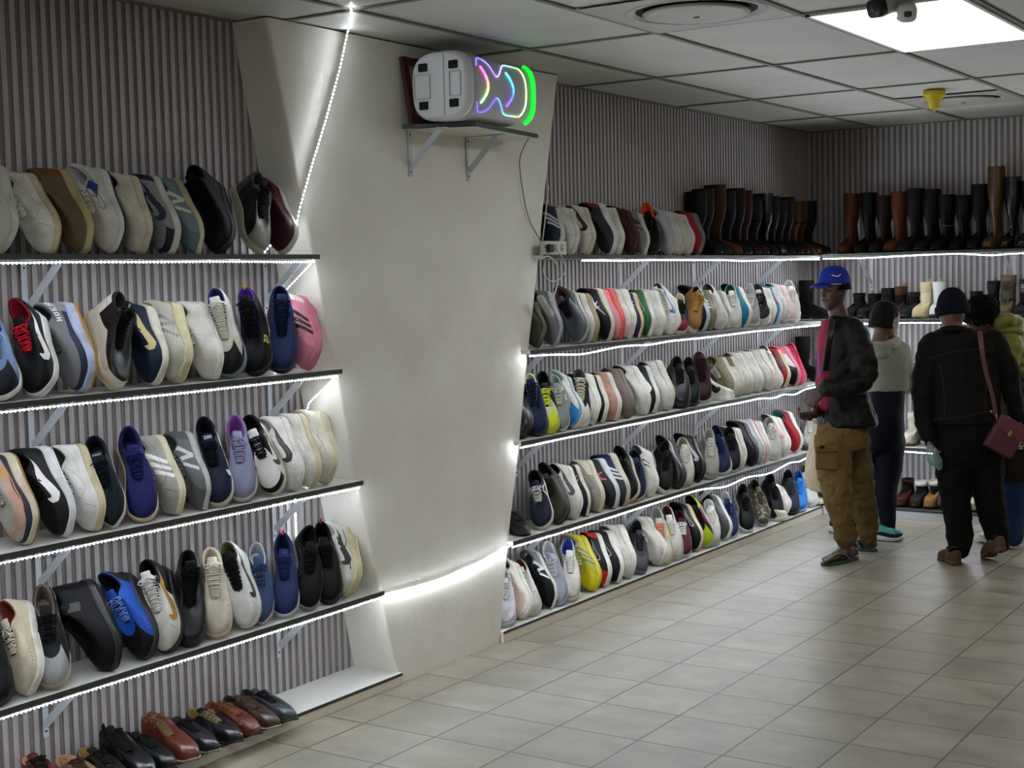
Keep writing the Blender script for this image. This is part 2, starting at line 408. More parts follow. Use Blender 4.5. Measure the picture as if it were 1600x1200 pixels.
# ---------------------------------------------------------------- steel brackets
STEEL = mat('#c3c8cf', .4)
def bracket(label, y, z, depth=.225, drop=.21, group=None, axis='y', wall=WX):
    """vertical leg on the wall, arm under the shelf, diagonal brace between"""
    base = Vector((wall + .001, y, z)) if axis == 'y' else Vector((y, wall - .001, z))
    t = thing('shelf_bracket', label, 'bracket', base, group)
    o = Vector((1, 0, 0)) if axis == 'y' else Vector((0, -1, 0)); s = Vector((0, 1, 0)) if axis == 'y' else Vector((1, 0, 0)); Z = Vector((0, 0, 1))
    MB().bar(o * .0025 - Z * .001, o * .0025 - Z * drop, .022, .003, o).build('wall_leg', STEEL, t, smooth=False)
    MB().bar(-Z * .003 + o * .004, o * depth - Z * .003, .022, .003, Z).build('arm', STEEL, t, smooth=False)
    MB().bar(o * (depth * .82) - Z * .006, o * .006 - Z * drop * .78, .028, .004, s).build('brace', STEEL, t, smooth=False)
    for q in (.1, .9):
        MB().bar(o * .004 - Z * drop * q, o * .0065 - Z * drop * q, .007, .007).build('screw', mat('#3a3a3c', .4), t)
    return t
for i in range(4):
    for j, y in enumerate((3.076, 4.235)):
        bracket(f'white steel bracket under the {ORD[i]} near shelf, ' + ('at its left end', 'close to the pillar')[j], y, ZL[i] - .018)
    for j, y in enumerate((6.03, 7.16, 8.1, 9.08) if i else (7.16, 8.1, 9.08)):
        bracket(f'steel bracket under the {ORD[i]} side-wall shelf', y, ZR[i] - .018, group=f'brackets under the {ORD[i]} side-wall shelf')
    for j, x in enumerate((-3.5, -2.5)):
        bracket(f'steel bracket under the {ORD[i]} back-wall shelf', x, ZB[i] - .018, .34, .25, f'brackets under the {ORD[i]} back-wall shelf', 'x', BY)

# ---------------------------------------------------------------- LED strips
LED = mat('#eef6ff', .5, emit=STRIP); SLEEVE = mat('#dfe9f2', .3, emit=.7)
ZIG = mat('#eef6ff', .5, emit=STRIP * .3)
def led(label, pts, out, pitch=.0165, r=.0026, bead=.0033, group=None, em=LED, sl=SLEEVE):
    """flat flexible strip in a clear sleeve with a row of light-emitting beads on the side that faces out"""
    pts = [Vector(p) for p in pts]; out = Vector(out).normalized()
    t = thing('led_strip', label, 'light strip', pts[0], group)
    mb = MB().tube([p - pts[0] for p in pts], r, 5, 0)
    mb.build('sleeve', sl, t)
    b = MB(); acc = 0
    for p, q in zip(pts, pts[1:]):
        L = (q - p).length
        while acc < L:
            c = p + (q - p) * (acc / L) - pts[0] + out * (r * .9)
            b.add([c + Vector(v) * bead for v in ((1, 0, 0), (-1, 0, 0), (0, 1, 0), (0, -1, 0), (0, 0, 1), (0, 0, -1))],
                  [(0, 2, 4), (2, 1, 4), (1, 3, 4), (3, 0, 4), (2, 0, 5), (1, 2, 5), (3, 1, 5), (0, 3, 5)])
            acc += pitch
        acc -= L
    b.build('beads', em, t)
    return t
rs = random.Random(4)
def run(y0, y1, z, sag=.004, dips=(), step=.05, x=FX - .006):
    n = max(2, int((y1 - y0) / step)); out = []
    for i in range(n + 1):
        y = y0 + (y1 - y0) * i / n
        dz = sag * (.5 + .5 * noise.noise(Vector((y * 2.3, z * 7, 0)))) + sum(a * math.exp(-((y - c) / w) ** 2) for c, w, a in dips)
        out.append((x, y, z - .0225 - dz))
    return out
for i in range(4):
    led(f'bright LED strip along the front of the {ORD[i]} near shelf', run(1.95, EL[i] - .02, ZL[i], .007), (1, 0, -.6))
dips = [((8.3, .3, .006),), ((6.3, .25, .018), (7.0, .2, .01)), ((8.75, .14, .016), (9.1, .13, .022)), ((8.0, .25, .03), (8.65, .3, .035), (9.2, .12, .02)), ()]
for i in range(4):
    led(f'bright LED strip along the front of the {ORD[i]} side-wall shelf', run(SR[i] + (.38 if i == 0 else 0), FY - .01, ZR[i], .008, dips[i]), (1, 0, -.6), bead=.0032, r=.0026)
    n = 60; pts = []
    for k in range(n + 1):
        x = FX + .02 + (-1.05 - FX) * k / n
        pts.append((x, FY + .006, ZB[i] - .0225 - .01 * (.5 + .5 * math.sin(x * 5 + i)) - (.012 * math.exp(-((x + 2.55) / .12) ** 2) if i == 0 else 0)))
    led(f'beaded LED strip along the {ORD[i]} back-wall shelf', pts, (0, -1, -.6), bead=.0036, r=.0026)
# the strip that drops from the ceiling across the pillar and zigzags behind the near shelves
def px_path(l, step=.03):
    P = [Vector(p) for p in l]; out = []
    for a, b in zip(P, P[1:]):
        n = max(1, int((b - a).length / step)); out += [a.lerp(b, k / n) for k in range(n)]
    return out + [P[-1]]
def sidex(y, z):
    t = z / CEIL; return -3.742 - .058 * t ** .8
c0 = on_z(548, 14, CEIL - .004)
led('LED strip hanging from the ceiling down across the pillar', px_path([c0, on_x(544, 45, -3.755), on_x(530, 110, -3.755), on_x(508, 190, -3.752), on_x(485, 265, -3.748), on_x(468, 325, -3.75), on_x(464, 345, -3.76), Vector((-3.86, 4.215, 1.93)), Vector((-3.95, 4.205, 1.85))]), (1, -.4, 0), pitch=.0175, r=.003, bead=.0042, em=mat('#eef6ff', .5, emit=STRIP * .3), sl=mat('#8f969c', .3, emit=.15))
led('LED strip slanting under the right end of the top near shelf', px_path([(-3.73, EL[0] - .03, ZL[0] - .025), (-3.92, EL[0] - .02, ZL[0] - .16), (-3.955, EL[0] - .03, ZL[0] - .2), (-3.955, EL[0] - .03, ZL[1] + .02)]), (1, 0, 0), em=ZIG)
led('LED strip slanting under the right end of the second near shelf', px_path([(-3.73, EL[1] - .03, ZL[1] - .025), (-3.90, EL[1] - .005, ZL[1] - .14), (-3.93, EL[1] + .0, ZL[1] - .2), (-3.93, EL[1] - .0, ZL[2] + .02)]), (1, 0, 0), em=ZIG)
yv = on_x(460, 800, -3.96).y
led('LED strip hanging down the wall under the third near shelf', px_path([(-3.955, yv, ZL[2] - .02), (-3.958, yv, ZL[3] + .15)]), (1, 0, 0), bead=.0045, em=ZIG)
def pxx(y, z): return -3.742 - .058 * (z / CEIL) ** .8 + .006
pp = []
for k in range(26):
    a = k / 25; y = 4.63 + (5.62 - 4.63) * a; z = .405 + .045 * a - .03 * math.sin(a * PI)
    pp.append((pxx(y, z) + .004, y, z))
led('LED strip running across the face of the pillar', pp, (1, 0, -.8), em=mat('#eef6ff', .5, emit=STRIP * .9))

# ---------------------------------------------------------------- small shelf on the pillar, speaker, picture, cables
PX = -3.795
SZ = 2.395
t = thing('wall_shelf', 'small grey-edged shelf high on the pillar under the speaker', 'shelf', (PX, 5.3, SZ))
ya, yb = 4.90, 5.70; xo = -3.56
outline = [(PX, 4.93), (-3.66, 4.885), (-3.48, 5.09), (-3.56, 5.74), (PX, 5.74)]
outline = [(PX + .002, 4.925), (-3.835 + .05, 4.915), (-3.50, 5.055), (-3.585, 5.69), (PX + .002, 5.72)]
loc = t.location
top = [(x, y, SZ - .0) for x, y in outline]; bot = [(x, y, SZ - .02) for x, y in outline]
w = MB(); n = len(outline)
w.add([Vector(p) - loc for p in top + bot], [tuple(range(n)), tuple(range(2 * n - 1, n - 1, -1))])
w.build('panel', mat('#d8d5c8', .5), t, smooth=False)
w = MB(); w.add([Vector(p) - loc for p in top + bot], [(i, i + n, (i + 1) % n + n, (i + 1) % n) for i in range(n)])
w.build('edge_band', EDGE, t, smooth=False)
for y, l in ((4.965, 'left'), (5.40, 'right')):
    bracket(f'white bracket under the {l} side of the small speaker shelf', y, SZ - .02, .2, .2, None, 'y', PX + .006)
# party speaker lying on its side: its base faces the camera
def lerp_(a, b, d, w): return a + (b - a) * d / w
def speaker():
    K = .92
    ax = Vector((-.02, 1, 0)).normalized()          # long axis runs along the shelf, away from the base
    nx = Vector((1, .02, 0)).normalized(); up = Vector((0, 0, 1))
    base = Vector((-3.595, 4.925, SZ + .1505))
    t = thing('party_speaker', 'white party speaker lying on its side with glowing rainbow lights', 'speaker', base)
    def sec(s, a, b, dy=0, p=.62):
        out = []
        for k in range(40):
            th = 2 * PI * k / 40; c, sn = math.cos(th), math.sin(th)
            out.append(ax * (s * K) + nx * (a * abs(c) ** p * (1 if c > 0 else -1)) + up * (b * K * abs(sn) ** p * (1 if sn > 0 else -1) + dy))
        return out
    WHT = mat('#dcdde0', .45); GR = mat('#c3c4c9', .55, bump=.2, scale=300)
    # local section half sizes: a across shelf depth, b height
    MB().rings([sec(0, .125, .135), sec(.004, .138, .148), sec(.03, .148, .158), sec(.05, .15, .16)]).build('base', WHT, t)
    MB().rings([sec(.05, .149, .159), sec(.1, .148, .158), sec(.3, .142, .15), sec(.5, .138, .146), sec(.575, .137, .145)]).build('body', GR, t)
    MB().rings([sec(.575, .136, .144), sec(.6, .13, .138), sec(.612, .11, .12)]).build('end_cap', WHT, t)
    for k in (-1, 1):
        for j in (-1, 1):
            c = nx * (k * .078) + up * (j * .080)
            q = MB().bar(c - ax * .009, c + ax * .004, .044, .034, up); o = q.build('rubber_foot', mat('#26282a', .7), t, smooth=False); bevel(o, .004)
    for k, wdt in ((-1, .08), (1, .055)):
        c = nx * (k * .085 - .0) - ax * .003
        fr = MB()
        for a0, b0, a1, b1 in ((-wdt / 2, -.05, wdt / 2, -.05), (-wdt / 2, .05, wdt / 2, .05), (-wdt / 2, -.05, -wdt / 2, .05), (wdt / 2, -.05, wdt / 2, .05)):
            fr.bar(c + nx * a0 + up * b0, c + nx * a1 + up * b1, .004, .004, ax)
        fr.build('recess_edge', mat('#b9bbbf', .5), t, smooth=False)
    MB().bar(nx * .028 - ax * .0015 - up * .13, nx * .028 - ax * .0015 + up * .13, .002, .002, ax).build('seam', mat('#8f9194', .5), t, smooth=False)
    # light lines on the grille, which faces out from the pillar
    def onface(s, h):      # s along the axis, h in -1..1 over the height
        b = K * (lerp_(.158, .150, s - .1, .2) if s < .3 else lerp_(.150, .145, s - .3, .27)); a = lerp_(.148, .142, s - .1, .2) if s < .3 else lerp_(.142, .137, s - .3, .27)
        sn = h; th_s = abs(sn) ** (1 / .62); th = math.asin(min(1, th_s)); c = math.cos(th) ** .62
        return ax * (s * K) + nx * (a * c + .003) + up * (b * h) * 1.02
    def line(pts, cols, nm, r=.0035, e=5):
        n = len(pts); m = len(cols)
        mb = MB(); mats = [mat(c, .4, emit=e) for c in cols]
        for j in range(m):
            i0 = int(j * (n - 1) / m); i1 = int((j + 1) * (n - 1) / m)
            mb.tube(pts[i0:i1 + 1], r, 6, j)
        mb.build(nm, mats, t)
    # outer hourglass
    o1 = []
    for k in range(61):
        a = k / 60
        s = .075 + a * .40
        h = .78 - .46 * math.exp(-((s - .25) / .055) ** 2) - .35 * math.exp(-((s - .06) / .03) ** 2)
        o1.append((s, h))
    arc = [(.475 + .045 * math.sin(PI * k / 30), .78 * math.cos(PI * k / 30)) for k in range(1, 30)]
    full = o1 + arc + [(s, -h) for s, h in reversed(o1)]
    line([onface(s, h) for s, h in full], ['#7d6bff', '#8f7bff', '#b6a8ff', '#9ec7e8', '#8fe0b8', '#d0f0a0', '#e0f2b0', '#c8f090', '#8fd8c0', '#6fa0ff', '#6a5cff', '#7c4cff'], 'glow_line', .0026, 2.0)
    for s0, cols, nm in ((.11, ['#ff5ad0', '#ff7fb0', '#ffc070', '#d8ff80', '#90ffa0'], 'inner_glow'), (.34, ['#50d8ff', '#46b8ff', '#4a90ff', '#5a60ff', '#7a50ff'], 'inner_glow')):
        pts = [onface(s0 + .06 * math.cos(PI * (k / 20 - .5)), .52 - 1.04 * k / 20) for k in range(21)]
        line(pts, cols, nm, .0042, 2.6)
    pts = [onface(.585, .93 - 1.86 * k / 24) + nx * .002 for k in range(25)]
    line(pts, ['#12ff30'], 'ring_glow', .010, 1.3)
    return t
speaker()
# framed picture leaning behind it
def picture():
    p0 = Vector((-3.742, 4.915, SZ + .001)); t = thing('picture_frame', 'dark wooden picture frame standing behind the speaker', 'picture frame', p0)
    u = Vector((.5, .86, 0)).normalized(); u = Vector((.03, 1, 0)).normalized()
    lean = Vector((-.15, 0, 1)).normalized(); nrm = u.cross(lean).normalized()
    Wd, Hh = .34, .29
    p0_ = Vector((0, 0, 0))
    def bars(a, b, w, th, name, m):
        mb = MB()
        mb.bar(u * a + lean * (a + w / 2), u * (Wd - a) + lean * (a + w / 2), th, w, lean)
        mb.bar(u * a + lean * (Hh - a - w / 2), u * (Wd - a) + lean * (Hh - a - w / 2), th, w, lean)
        mb.bar(u * (a + w / 2) + lean * a, u * (a + w / 2) + lean * (Hh - a), w, th, nrm)
        mb.bar(u * (Wd - a - w / 2) + lean * a, u * (Wd - a - w / 2) + lean * (Hh - a), w, th, nrm)
        mb.build(name, m, t, smooth=False)
    bars(0, 0, .022, .02, 'outer_moulding', mat('#3d1a10', .35)); bars(.022, 0, .014, .014, 'inner_moulding', mat('#5d2c1b', .35)); bars(.036, 0, .007, .012, 'gilt_slip', mat('#a9793a', .35))
    MB().bar(u * .04 + lean * (Hh / 2), u * (Wd - .04) + lean * (Hh / 2), .003, Hh - .08, lean).build('print', mat('#a9adb0', .3, 'worn'), t, smooth=False)
picture()
# power strip on the shelf, adapter, cables
def power_strip():
    a = Vector((-3.735, 5.955, ZR[0])); t = thing('power_strip', 'white multi-socket power strip standing on the top side-wall shelf', 'power strip', a)
    o = MB().box((-.004, -.03, .001), (.03, .17, .068)).build('housing', mat('#c9c8c0', .45), t, smooth=False); bevel(o, .004)
    for k in range(3):
        c = Vector((.031, .005 + k * .06, .036))
        MB().tube([c, c + Vector((.0015, 0, 0))], [.02, .019], 20).build('socket', mat('#a3a29b', .5), t)
        for dy, dz in ((0, .009), (-.008, -.006), (.008, -.006)):
            MB().tube([c + Vector((.001, dy, dz)), c + Vector((.0024, dy, dz))], .003, 8).build('pin_hole', mat('#222222', .6), t)
    o = MB().box((.031, -.03, .012), (.055, .012, .052)).build('plug', mat('#17181a', .5), t, smooth=False); bevel(o, .005)
power_strip()
def cable(name, label, pts, r, m, n=6):
    P = [Vector(p) for p in pts]; out = []
    for i in range(len(P) - 1):
        a, b, c, d = P[max(i - 1, 0)], P[i], P[i + 1], P[min(i + 2, len(P) - 1)]
        for k in range(8):
            s = k / 8
            out.append(.5 * ((2 * b) + (c - a) * s + (2 * a - 5 * b + 4 * c - d) * s * s + (3 * b - a - 3 * c + d) * s ** 3))
    out.append(P[-1])
    return tag(MB().tube([p - P[0] for p in out], r, n).build(name, m, loc=None), label, 'cable'), P[0]
WHC = mat('#cfcfc8', .5)
def put(c): c[0].location = c[1]
put(cable('power_cable', 'thin black cable hanging from the speaker shelf to the power strip', [(-3.60, 5.63, SZ - .02)] + [on_x(px, py, x) for px, py, x in ((812, 250, -3.77), (818, 305, -3.772), (826, 340, -3.775), (838, 365, -3.775))] + [on_x(853, 388, -3.70)], .0022, mat('#1b1a19', .5)))
put(cable('extension_cable', 'white looping cable plugged into the power strip', [on_x(870, 389, -3.695), on_x(878, 402, -3.69), on_x(883, 422, -3.70), on_x(872, 438, -3.72), on_x(858, 438, -3.73), on_x(849, 424, -3.73), on_x(853, 408, -3.71)], .003, WHC))
put(cable('adapter_cable', 'thick white cable running down to the grey adapter', [on_x(846, 404, -3.70), on_x(858, 401, -3.69), on_x(870, 414, -3.69), on_x(871, 440, -3.70), on_x(866, 460, -3.715), on_x(858, 470, -3.715)], .004, WHC))
put(cable('wall_cable', 'white cable running down the right edge of the pillar', [on_x(857, 290, -3.83), on_x(853, 330, -3.82), on_x(849, 365, -3.82), on_x(846, 385, -3.82), on_x(842, 405, -3.82)], .004, WHC))
a = on_x(843, 463, -3.70); b = on_x(862, 493, -3.70)
t = thing('power_adapter', 'grey-white box adapter hanging in front of the grey sneaker', 'adapter', a)
o = MB().bar((0, 0, 0), b - a, .022, .032, (1, 0, 0)).build('housing', mat('#b7b6ac', .5), t, smooth=False); bevel(o, .005)
MB().bar((b - a) * .3 + Vector((.012, 0, 0)), (b - a) * .7 + Vector((.012, 0, 0)), .001, .018, (1, 0, 0)).build('sticker', mat('#cfcec6', .5), t, smooth=False)
# ---------------------------------------------------------------- shoe maker
def lerp(a, b, t): return a + (b - a) * t
def sm(a, b, x):
    t = max(0, min(1, (x - a) / (b - a))); return t * t * (3 - 2 * t)
def curve(tab, s):
    for (a, va), (b, vb) in zip(tab, tab[1:]):
        if s <= b:
            t = (s - a) / (b - a); t = t * t * (3 - 2 * t) * .5 + t * .5
            return lerp(va, vb, t)
    return tab[-1][1]
L0 = .29
WID = {'round': [(0, .031), (.12, .034), (.38, .034), (.7, .0485), (.86, .046), (1, .040)],
       'wide': [(0, .036), (.12, .038), (.38, .038), (.7, .053), (.86, .05), (1, .044)],
       'slim': [(0, .029), (.12, .031), (.38, .030), (.68, .044), (.85, .037), (1, .020)],
       'point': [(0, .029), (.12, .031), (.38, .029), (.66, .043), (.84, .031), (1, .012)]}
# kind: sole (heel, toe thickness), flare, wave, outsole, topline heel/ankle/front/throat heights above the feather line, throat x, plan, toe fullness
KIND = {
 'court':  dict(sole=(.030, .027), fl=.003, top=(.070, .050, .070, .043), xt=.60, plan='round', toe=.55),
 'skate':  dict(sole=(.026, .025), fl=.004, top=(.058, .040, .056, .036), xt=.62, plan='round', toe=.5),
 'runner': dict(sole=(.040, .024), fl=.006, top=(.076, .046, .066, .040), xt=.60, plan='round', toe=.62, tab=.012),
 'chunky': dict(sole=(.046, .032), fl=.008, top=(.068, .046, .068, .042), xt=.60, plan='wide', toe=.55, wave=.0022, tab=.008),
 'retro':  dict(sole=(.030, .020), fl=.003, top=(.064, .045, .064, .036), xt=.60, plan='slim', toe=.6),
 'high':   dict(sole=(.034, .027), fl=.004, top=(.112, .104, .128, .043), xt=.62, plan='round', toe=.52),
 'mid':    dict(sole=(.034, .026), fl=.005, top=(.088, .074, .098, .042), xt=.61, plan='round', toe=.55),
 'derby':  dict(sole=(.022, .007), fl=.003, top=(.058, .042, .060, .040), xt=.58, plan='point', toe=.62, block=1),
 'chukka': dict(sole=(.024, .009), fl=.003, top=(.094, .086, .098, .044), xt=.52, plan='slim', toe=.6, block=1),
 'boot':   dict(sole=(.030, .010), fl=.002, top=(.080, .080, .085, .050), xt=.46, plan='slim', toe=.62, block=1),
 'ankle':  dict(sole=(.034, .018), fl=.003, top=(.080, .080, .085, .050), xt=.48, plan='round', toe=.5, block=1),
}
NP = 30       # half loop divisions
class Shape:
    def __init__(s, kind, L=L0, seed=0):
        s.k = dict(KIND[kind]); s.kind = kind; s.L = L; r = random.Random(seed)
        s.wob = r.uniform(1.02, 1.10)
        s.side = 1
    def zt(s, x):       # feather line height (top of the sole)
        h, t = s.k['sole']; return lerp(h, t, sm(.25, .75, x)) + .012 * sm(.78, 1, x) ** 1.5 + (.006 if s.k['fl'] > .005 else 0) * (1 - sm(0, .1, x))
    def zb(s, x): return .013 * sm(.74, 1.0, x) ** 1.4 + .004 * (1 - sm(0, .07, x))
    def plan(s, phi, side, grow=0):
        x = .5 - .5 * math.cos(phi)
        w = curve(WID[s.k['plan']], x) * s.wob
        e = (1 - (1 - min(x / .13, 1)) ** 2) ** .5 * (1 - ((max(x, .82) - .82) / .18) ** 2.4) ** .5 if x < 1 else 0
        w = w * max(e, 0)
        mid = .007 * math.sin(PI * min(x * 1.15, 1)) - .006 * sm(.75, 1, x)
        if side < 0: w *= 1.0 - .1 * math.exp(-((x - .42) / .16) ** 2)
        g = grow
        ny = math.sin(phi) ** .5 if 0 < phi < PI else 0
        gx = -math.cos(phi) * g
        return x * s.L + gx, (side * (w + g * ny) + mid)
    def topline(s, q, side):
        """q 0 at the heel .. 1 at the throat bottom"""
        hz, az, fz, tz = [h * 1.08 for h in s.k['top']]; tz *= 1.08; xt = s.k['xt']
        x = .028 + (xt - .028) * (.5 - .5 * math.cos(q * PI))
        r = (x - .028) / (xt - .028)
        tall = max(hz, fz) > .095
        w = curve([(0, .027), (.3, .032), (.52, .025 if not tall else .027), (.75, .019), (1, .015)], r)
        w *= (1 - (1 - min(r / .16, 1)) ** 2) ** .5 * (1 - max(0, (r - .9) / .1) ** 2) ** .5
        zf = .52 if not tall else .42
        if r < .3: z = lerp(hz + s.k.get('tab', .004) * (1 - sm(0, .12, r)), az, sm(0, .3, r))
        elif r < zf: z = lerp(az, fz, sm(.3, zf, r))
        else: z = lerp(fz, tz, ((r - zf) / (1 - zf)) ** (.85 if not tall else .55))
        if tall: x = x + (.028 if s.kind == 'high' else .012) * sm(.0, .3, r) * (1 - sm(.45, 1, r)) - .004
        return x * s.L, side * w, z + s.zt(min(x, .6))
    def S(s, q, side, v):
        """upper surface: q 0 heel .. 1 toe, v 0 sole .. 1 topline"""
        ox, oy = s.plan(q * PI, side); oz = s.zt(ox / s.L) - .004
        tx, ty, tz = s.topline(q, side)
        a = v * PI / 2
        pw = lerp(1.0, s.k['toe'] + .1, sm(.6, 1, q))
        hv = (1 - math.cos(a)) ** (1.15 if q > .5 else 1.5); zv = math.sin(a) ** lerp(.9, s.k['toe'] * 1.15, sm(.45, .95, q))
        if q > .97: pass
        zz = lerp(oz, tz, zv)
        puff = .004 * math.sin(v * PI) * (1 - .5 * q)
        sy = 1 if side > 0 else -1
        return Vector((lerp(ox, tx, hv), lerp(oy, ty, hv) + sy * puff * (math.sin(q * PI) ** .6 if 0 < q < 1 else 0), zz))
    def atx(s, x, side, v, off=.0):
        """point on the side at a given fraction of the length"""
        lo, hi = 0.0, 1.0
        for _ in range(14):
            m = (lo + hi) / 2
            if s.S(m, side, v).x < x * s.L: lo = m
            else: hi = m
        q = (lo + hi) / 2; p = s.S(q, side, v)
        if off:
            a = s.S(min(q + .02, 1), side, v) - s.S(max(q - .02, 0), side, v); b = s.S(q, side, min(v + .03, 1)) - s.S(q, side, max(v - .03, 0))
            n = a.cross(b)
            if n.length > 1e-9:
                n.normalize()
                if n.y * side < 0: n = -n
                p = p + n * off
        return p
def shoe_upper(sp, zones):
    mb = MB(); NV = 9
    loop = [(i / NP, 1) for i in range(NP + 1)] + [(i / NP, -1) for i in range(NP - 1, 0, -1)]
    n = len(loop); vs = []; 
    for j in range(NV + 1):
        for q, sd in loop: vs.append(sp.S(q, sd, j / NV))
    fs = []; mi = []
    for j in range(NV):
        v = (j + .5) / NV
        for i in range(n):
            k = (i + 1) % n; fs.append((j * n + i, j * n + k, (j + 1) * n + k, (j + 1) * n + i))
            q = (loop[i][0] + loop[k][0]) / 2; x = (vs[j * n + i].x + vs[(j + 1) * n + k].x) / 2 / sp.L
            z = 0
            for c, f in enumerate(zones):
                if f(x, v, q): z = c + 1
            mi.append(z)
    mb.add(vs, fs, mi); return mb
ZONE = {'toe': lambda x, v, q: q > .72 and v < .8, 'toebox': lambda x, v, q: .68 < q and v > .36, 'heel': lambda x, v, q: q < .26 and v < .8,
        'mud': lambda x, v, q: v < .24, 'eye': lambda x, v, q: v > .66 and .42 < q < .97, 'collar': lambda x, v, q: v > .78 and q < .5, 'front': lambda x, v, q: q > .6,
        'top': lambda x, v, q: v > .55 and q < .5, 'heeltab': lambda x, v, q: q < .14, 'rear': lambda x, v, q: q < .44, 'tip': lambda x, v, q: q > .84 and v < .6, 'side': lambda x, v, q: .36 < q < .62 and v < .75}
def shoe_sole(sp):
    mb = MB(); g = sp.k['fl']; wv = sp.k.get('wave', 0)
    loop = [(i / NP, 1) for i in range(NP + 1)] + [(i / NP, -1) for i in range(NP - 1, 0, -1)]
    rg = []
    blk = sp.k.get('block')
    for lv, gr in ((.18, g - .002), (.24, g), (.55, g * .75), (.8, g * .9), (1, g * .7), (1.02, -.002)):
        row = []
        for q, sd in loop:
            gg = gr + (wv * math.sin(q * 42) * (1 if .2 < lv < .9 else 0))
            x, y = sp.plan(q * PI, sd, gg); s_ = max(0, min(1, x / sp.L)); b = sp.zb(s_); t = sp.zt(s_)
            if blk:      # leather sole on a stacked heel: the waist is lifted
                b = b + (t - .008 - b) * sm(.25, .29, s_) * (1 - sm(.75, .95, s_)) * (1 - sm(.5, .66, s_) * .75)
            row.append((x, y, b + (t - b) * min(lv, 1) + (.001 if lv > 1 else 0)))
        rg.append(row)
    return mb.rings(rg, caps=True)
def shoe_outsole(sp):
    mb = MB(); g = sp.k['fl']
    loop = [(i / NP, 1) for i in range(NP + 1)] + [(i / NP, -1) for i in range(NP - 1, 0, -1)]; rg = []
    blk = sp.k.get('block')
    for lv, gr in ((0, g - .006), (.02, g - .001), (.12, g + .0005), (.2, g - .0002)):
        row = []
        for i, (q, sd) in enumerate(loop):
            x, y = sp.plan(q * PI, sd, gr); s_ = max(0, min(1, x / sp.L)); b = sp.zb(s_); t = sp.zt(s_)
            if blk: b = b + (t - .008 - b) * sm(.25, .29, s_) * (1 - sm(.75, .95, s_)) * (1 - sm(.5, .66, s_) * .75)
            row.append((x, y, b + (t - b) * lv - .0005))
        rg.append(row)
    return mb.rings(rg, caps=True)
def shoe_lining(sp, pad=.007):
    mb = MB(); loop = [(i / NP, 1) for i in range(NP + 1)] + [(i / NP, -1) for i in range(NP - 1, 0, -1)]; rg = []
    for ins, dz in ((0, -.0006), (.0025, .0028), (.006, .001), (pad, -.008)):
        row = []
        for q, sd in loop:
            x, y, z = sp.topline(q, sd); k = max(0, 1 - ins / max(abs(y), 1e-4)) if abs(y) > 1e-4 else 1
            cx = .3 * sp.L; row.append((x + (cx - x) * ins / .14, y * (k if sd else 1), z + dz))
        rg.append(row)
    row = []
    for q, sd in loop:
        x, y, z = sp.topline(q, sd); row.append((x * .92 + .03 * sp.L, y * .75, sp.zt(min(1, x / sp.L)) + .006))
    rg.append(row)
    return mb.rings(rg, caps=False).add([Vector(p) for p in rg[-1]], [tuple(range(len(loop)))])
def shoe_tongue(sp):
    xt = sp.k['xt'] * sp.L; pts = []
    hz, az, fz, tz = sp.k['top']; tall = fz > .095
    qs = [1.0, .9, .82, .74, .66, .59, .53] if not tall else [1.0, .9, .82, .74, .66, .59, .52, .46, .42]
    P = []
    for q in qs:
        x, y, z = sp.topline(q, 1); P.append((x, max(abs(y), .008), z))
    a, b = P[-1], P[-3]; d = Vector((a[0] - b[0], 0, a[2] - b[2])).normalized()
    ext = .034 if not tall else .026
    P = [(p[0], p[1] + .001, p[2] - .006) for p in P]
    P.append((a[0] + d.x * ext * .5, .019, a[2] + d.z * ext * .5)); P.append((a[0] + d.x * ext, .019, a[2] + d.z * ext)); P.append((a[0] + d.x * (ext + .003), .014, a[2] + d.z * (ext + .003)))
    rg = []
    for i, (x, y, z) in enumerate(P):
        j = min(i + 1, len(P) - 1); k = max(i - 1, 0); t = Vector((P[j][0] - P[k][0], 0, P[j][2] - P[k][2])).normalized(); nn = Vector((-t.z, 0, t.x))
        if nn.z < 0: nn = -nn
        th = .0035 if i < len(P) - 1 else .0018
        rg.append([Vector((x, y * math.cos(2 * PI * m / 12), z)) + nn * (th * math.sin(2 * PI * m / 12) + .004 * (1 - (math.cos(2 * PI * m / 12)) ** 2)) for m in range(12)])
    return MB().rings(rg, caps=True), P, d
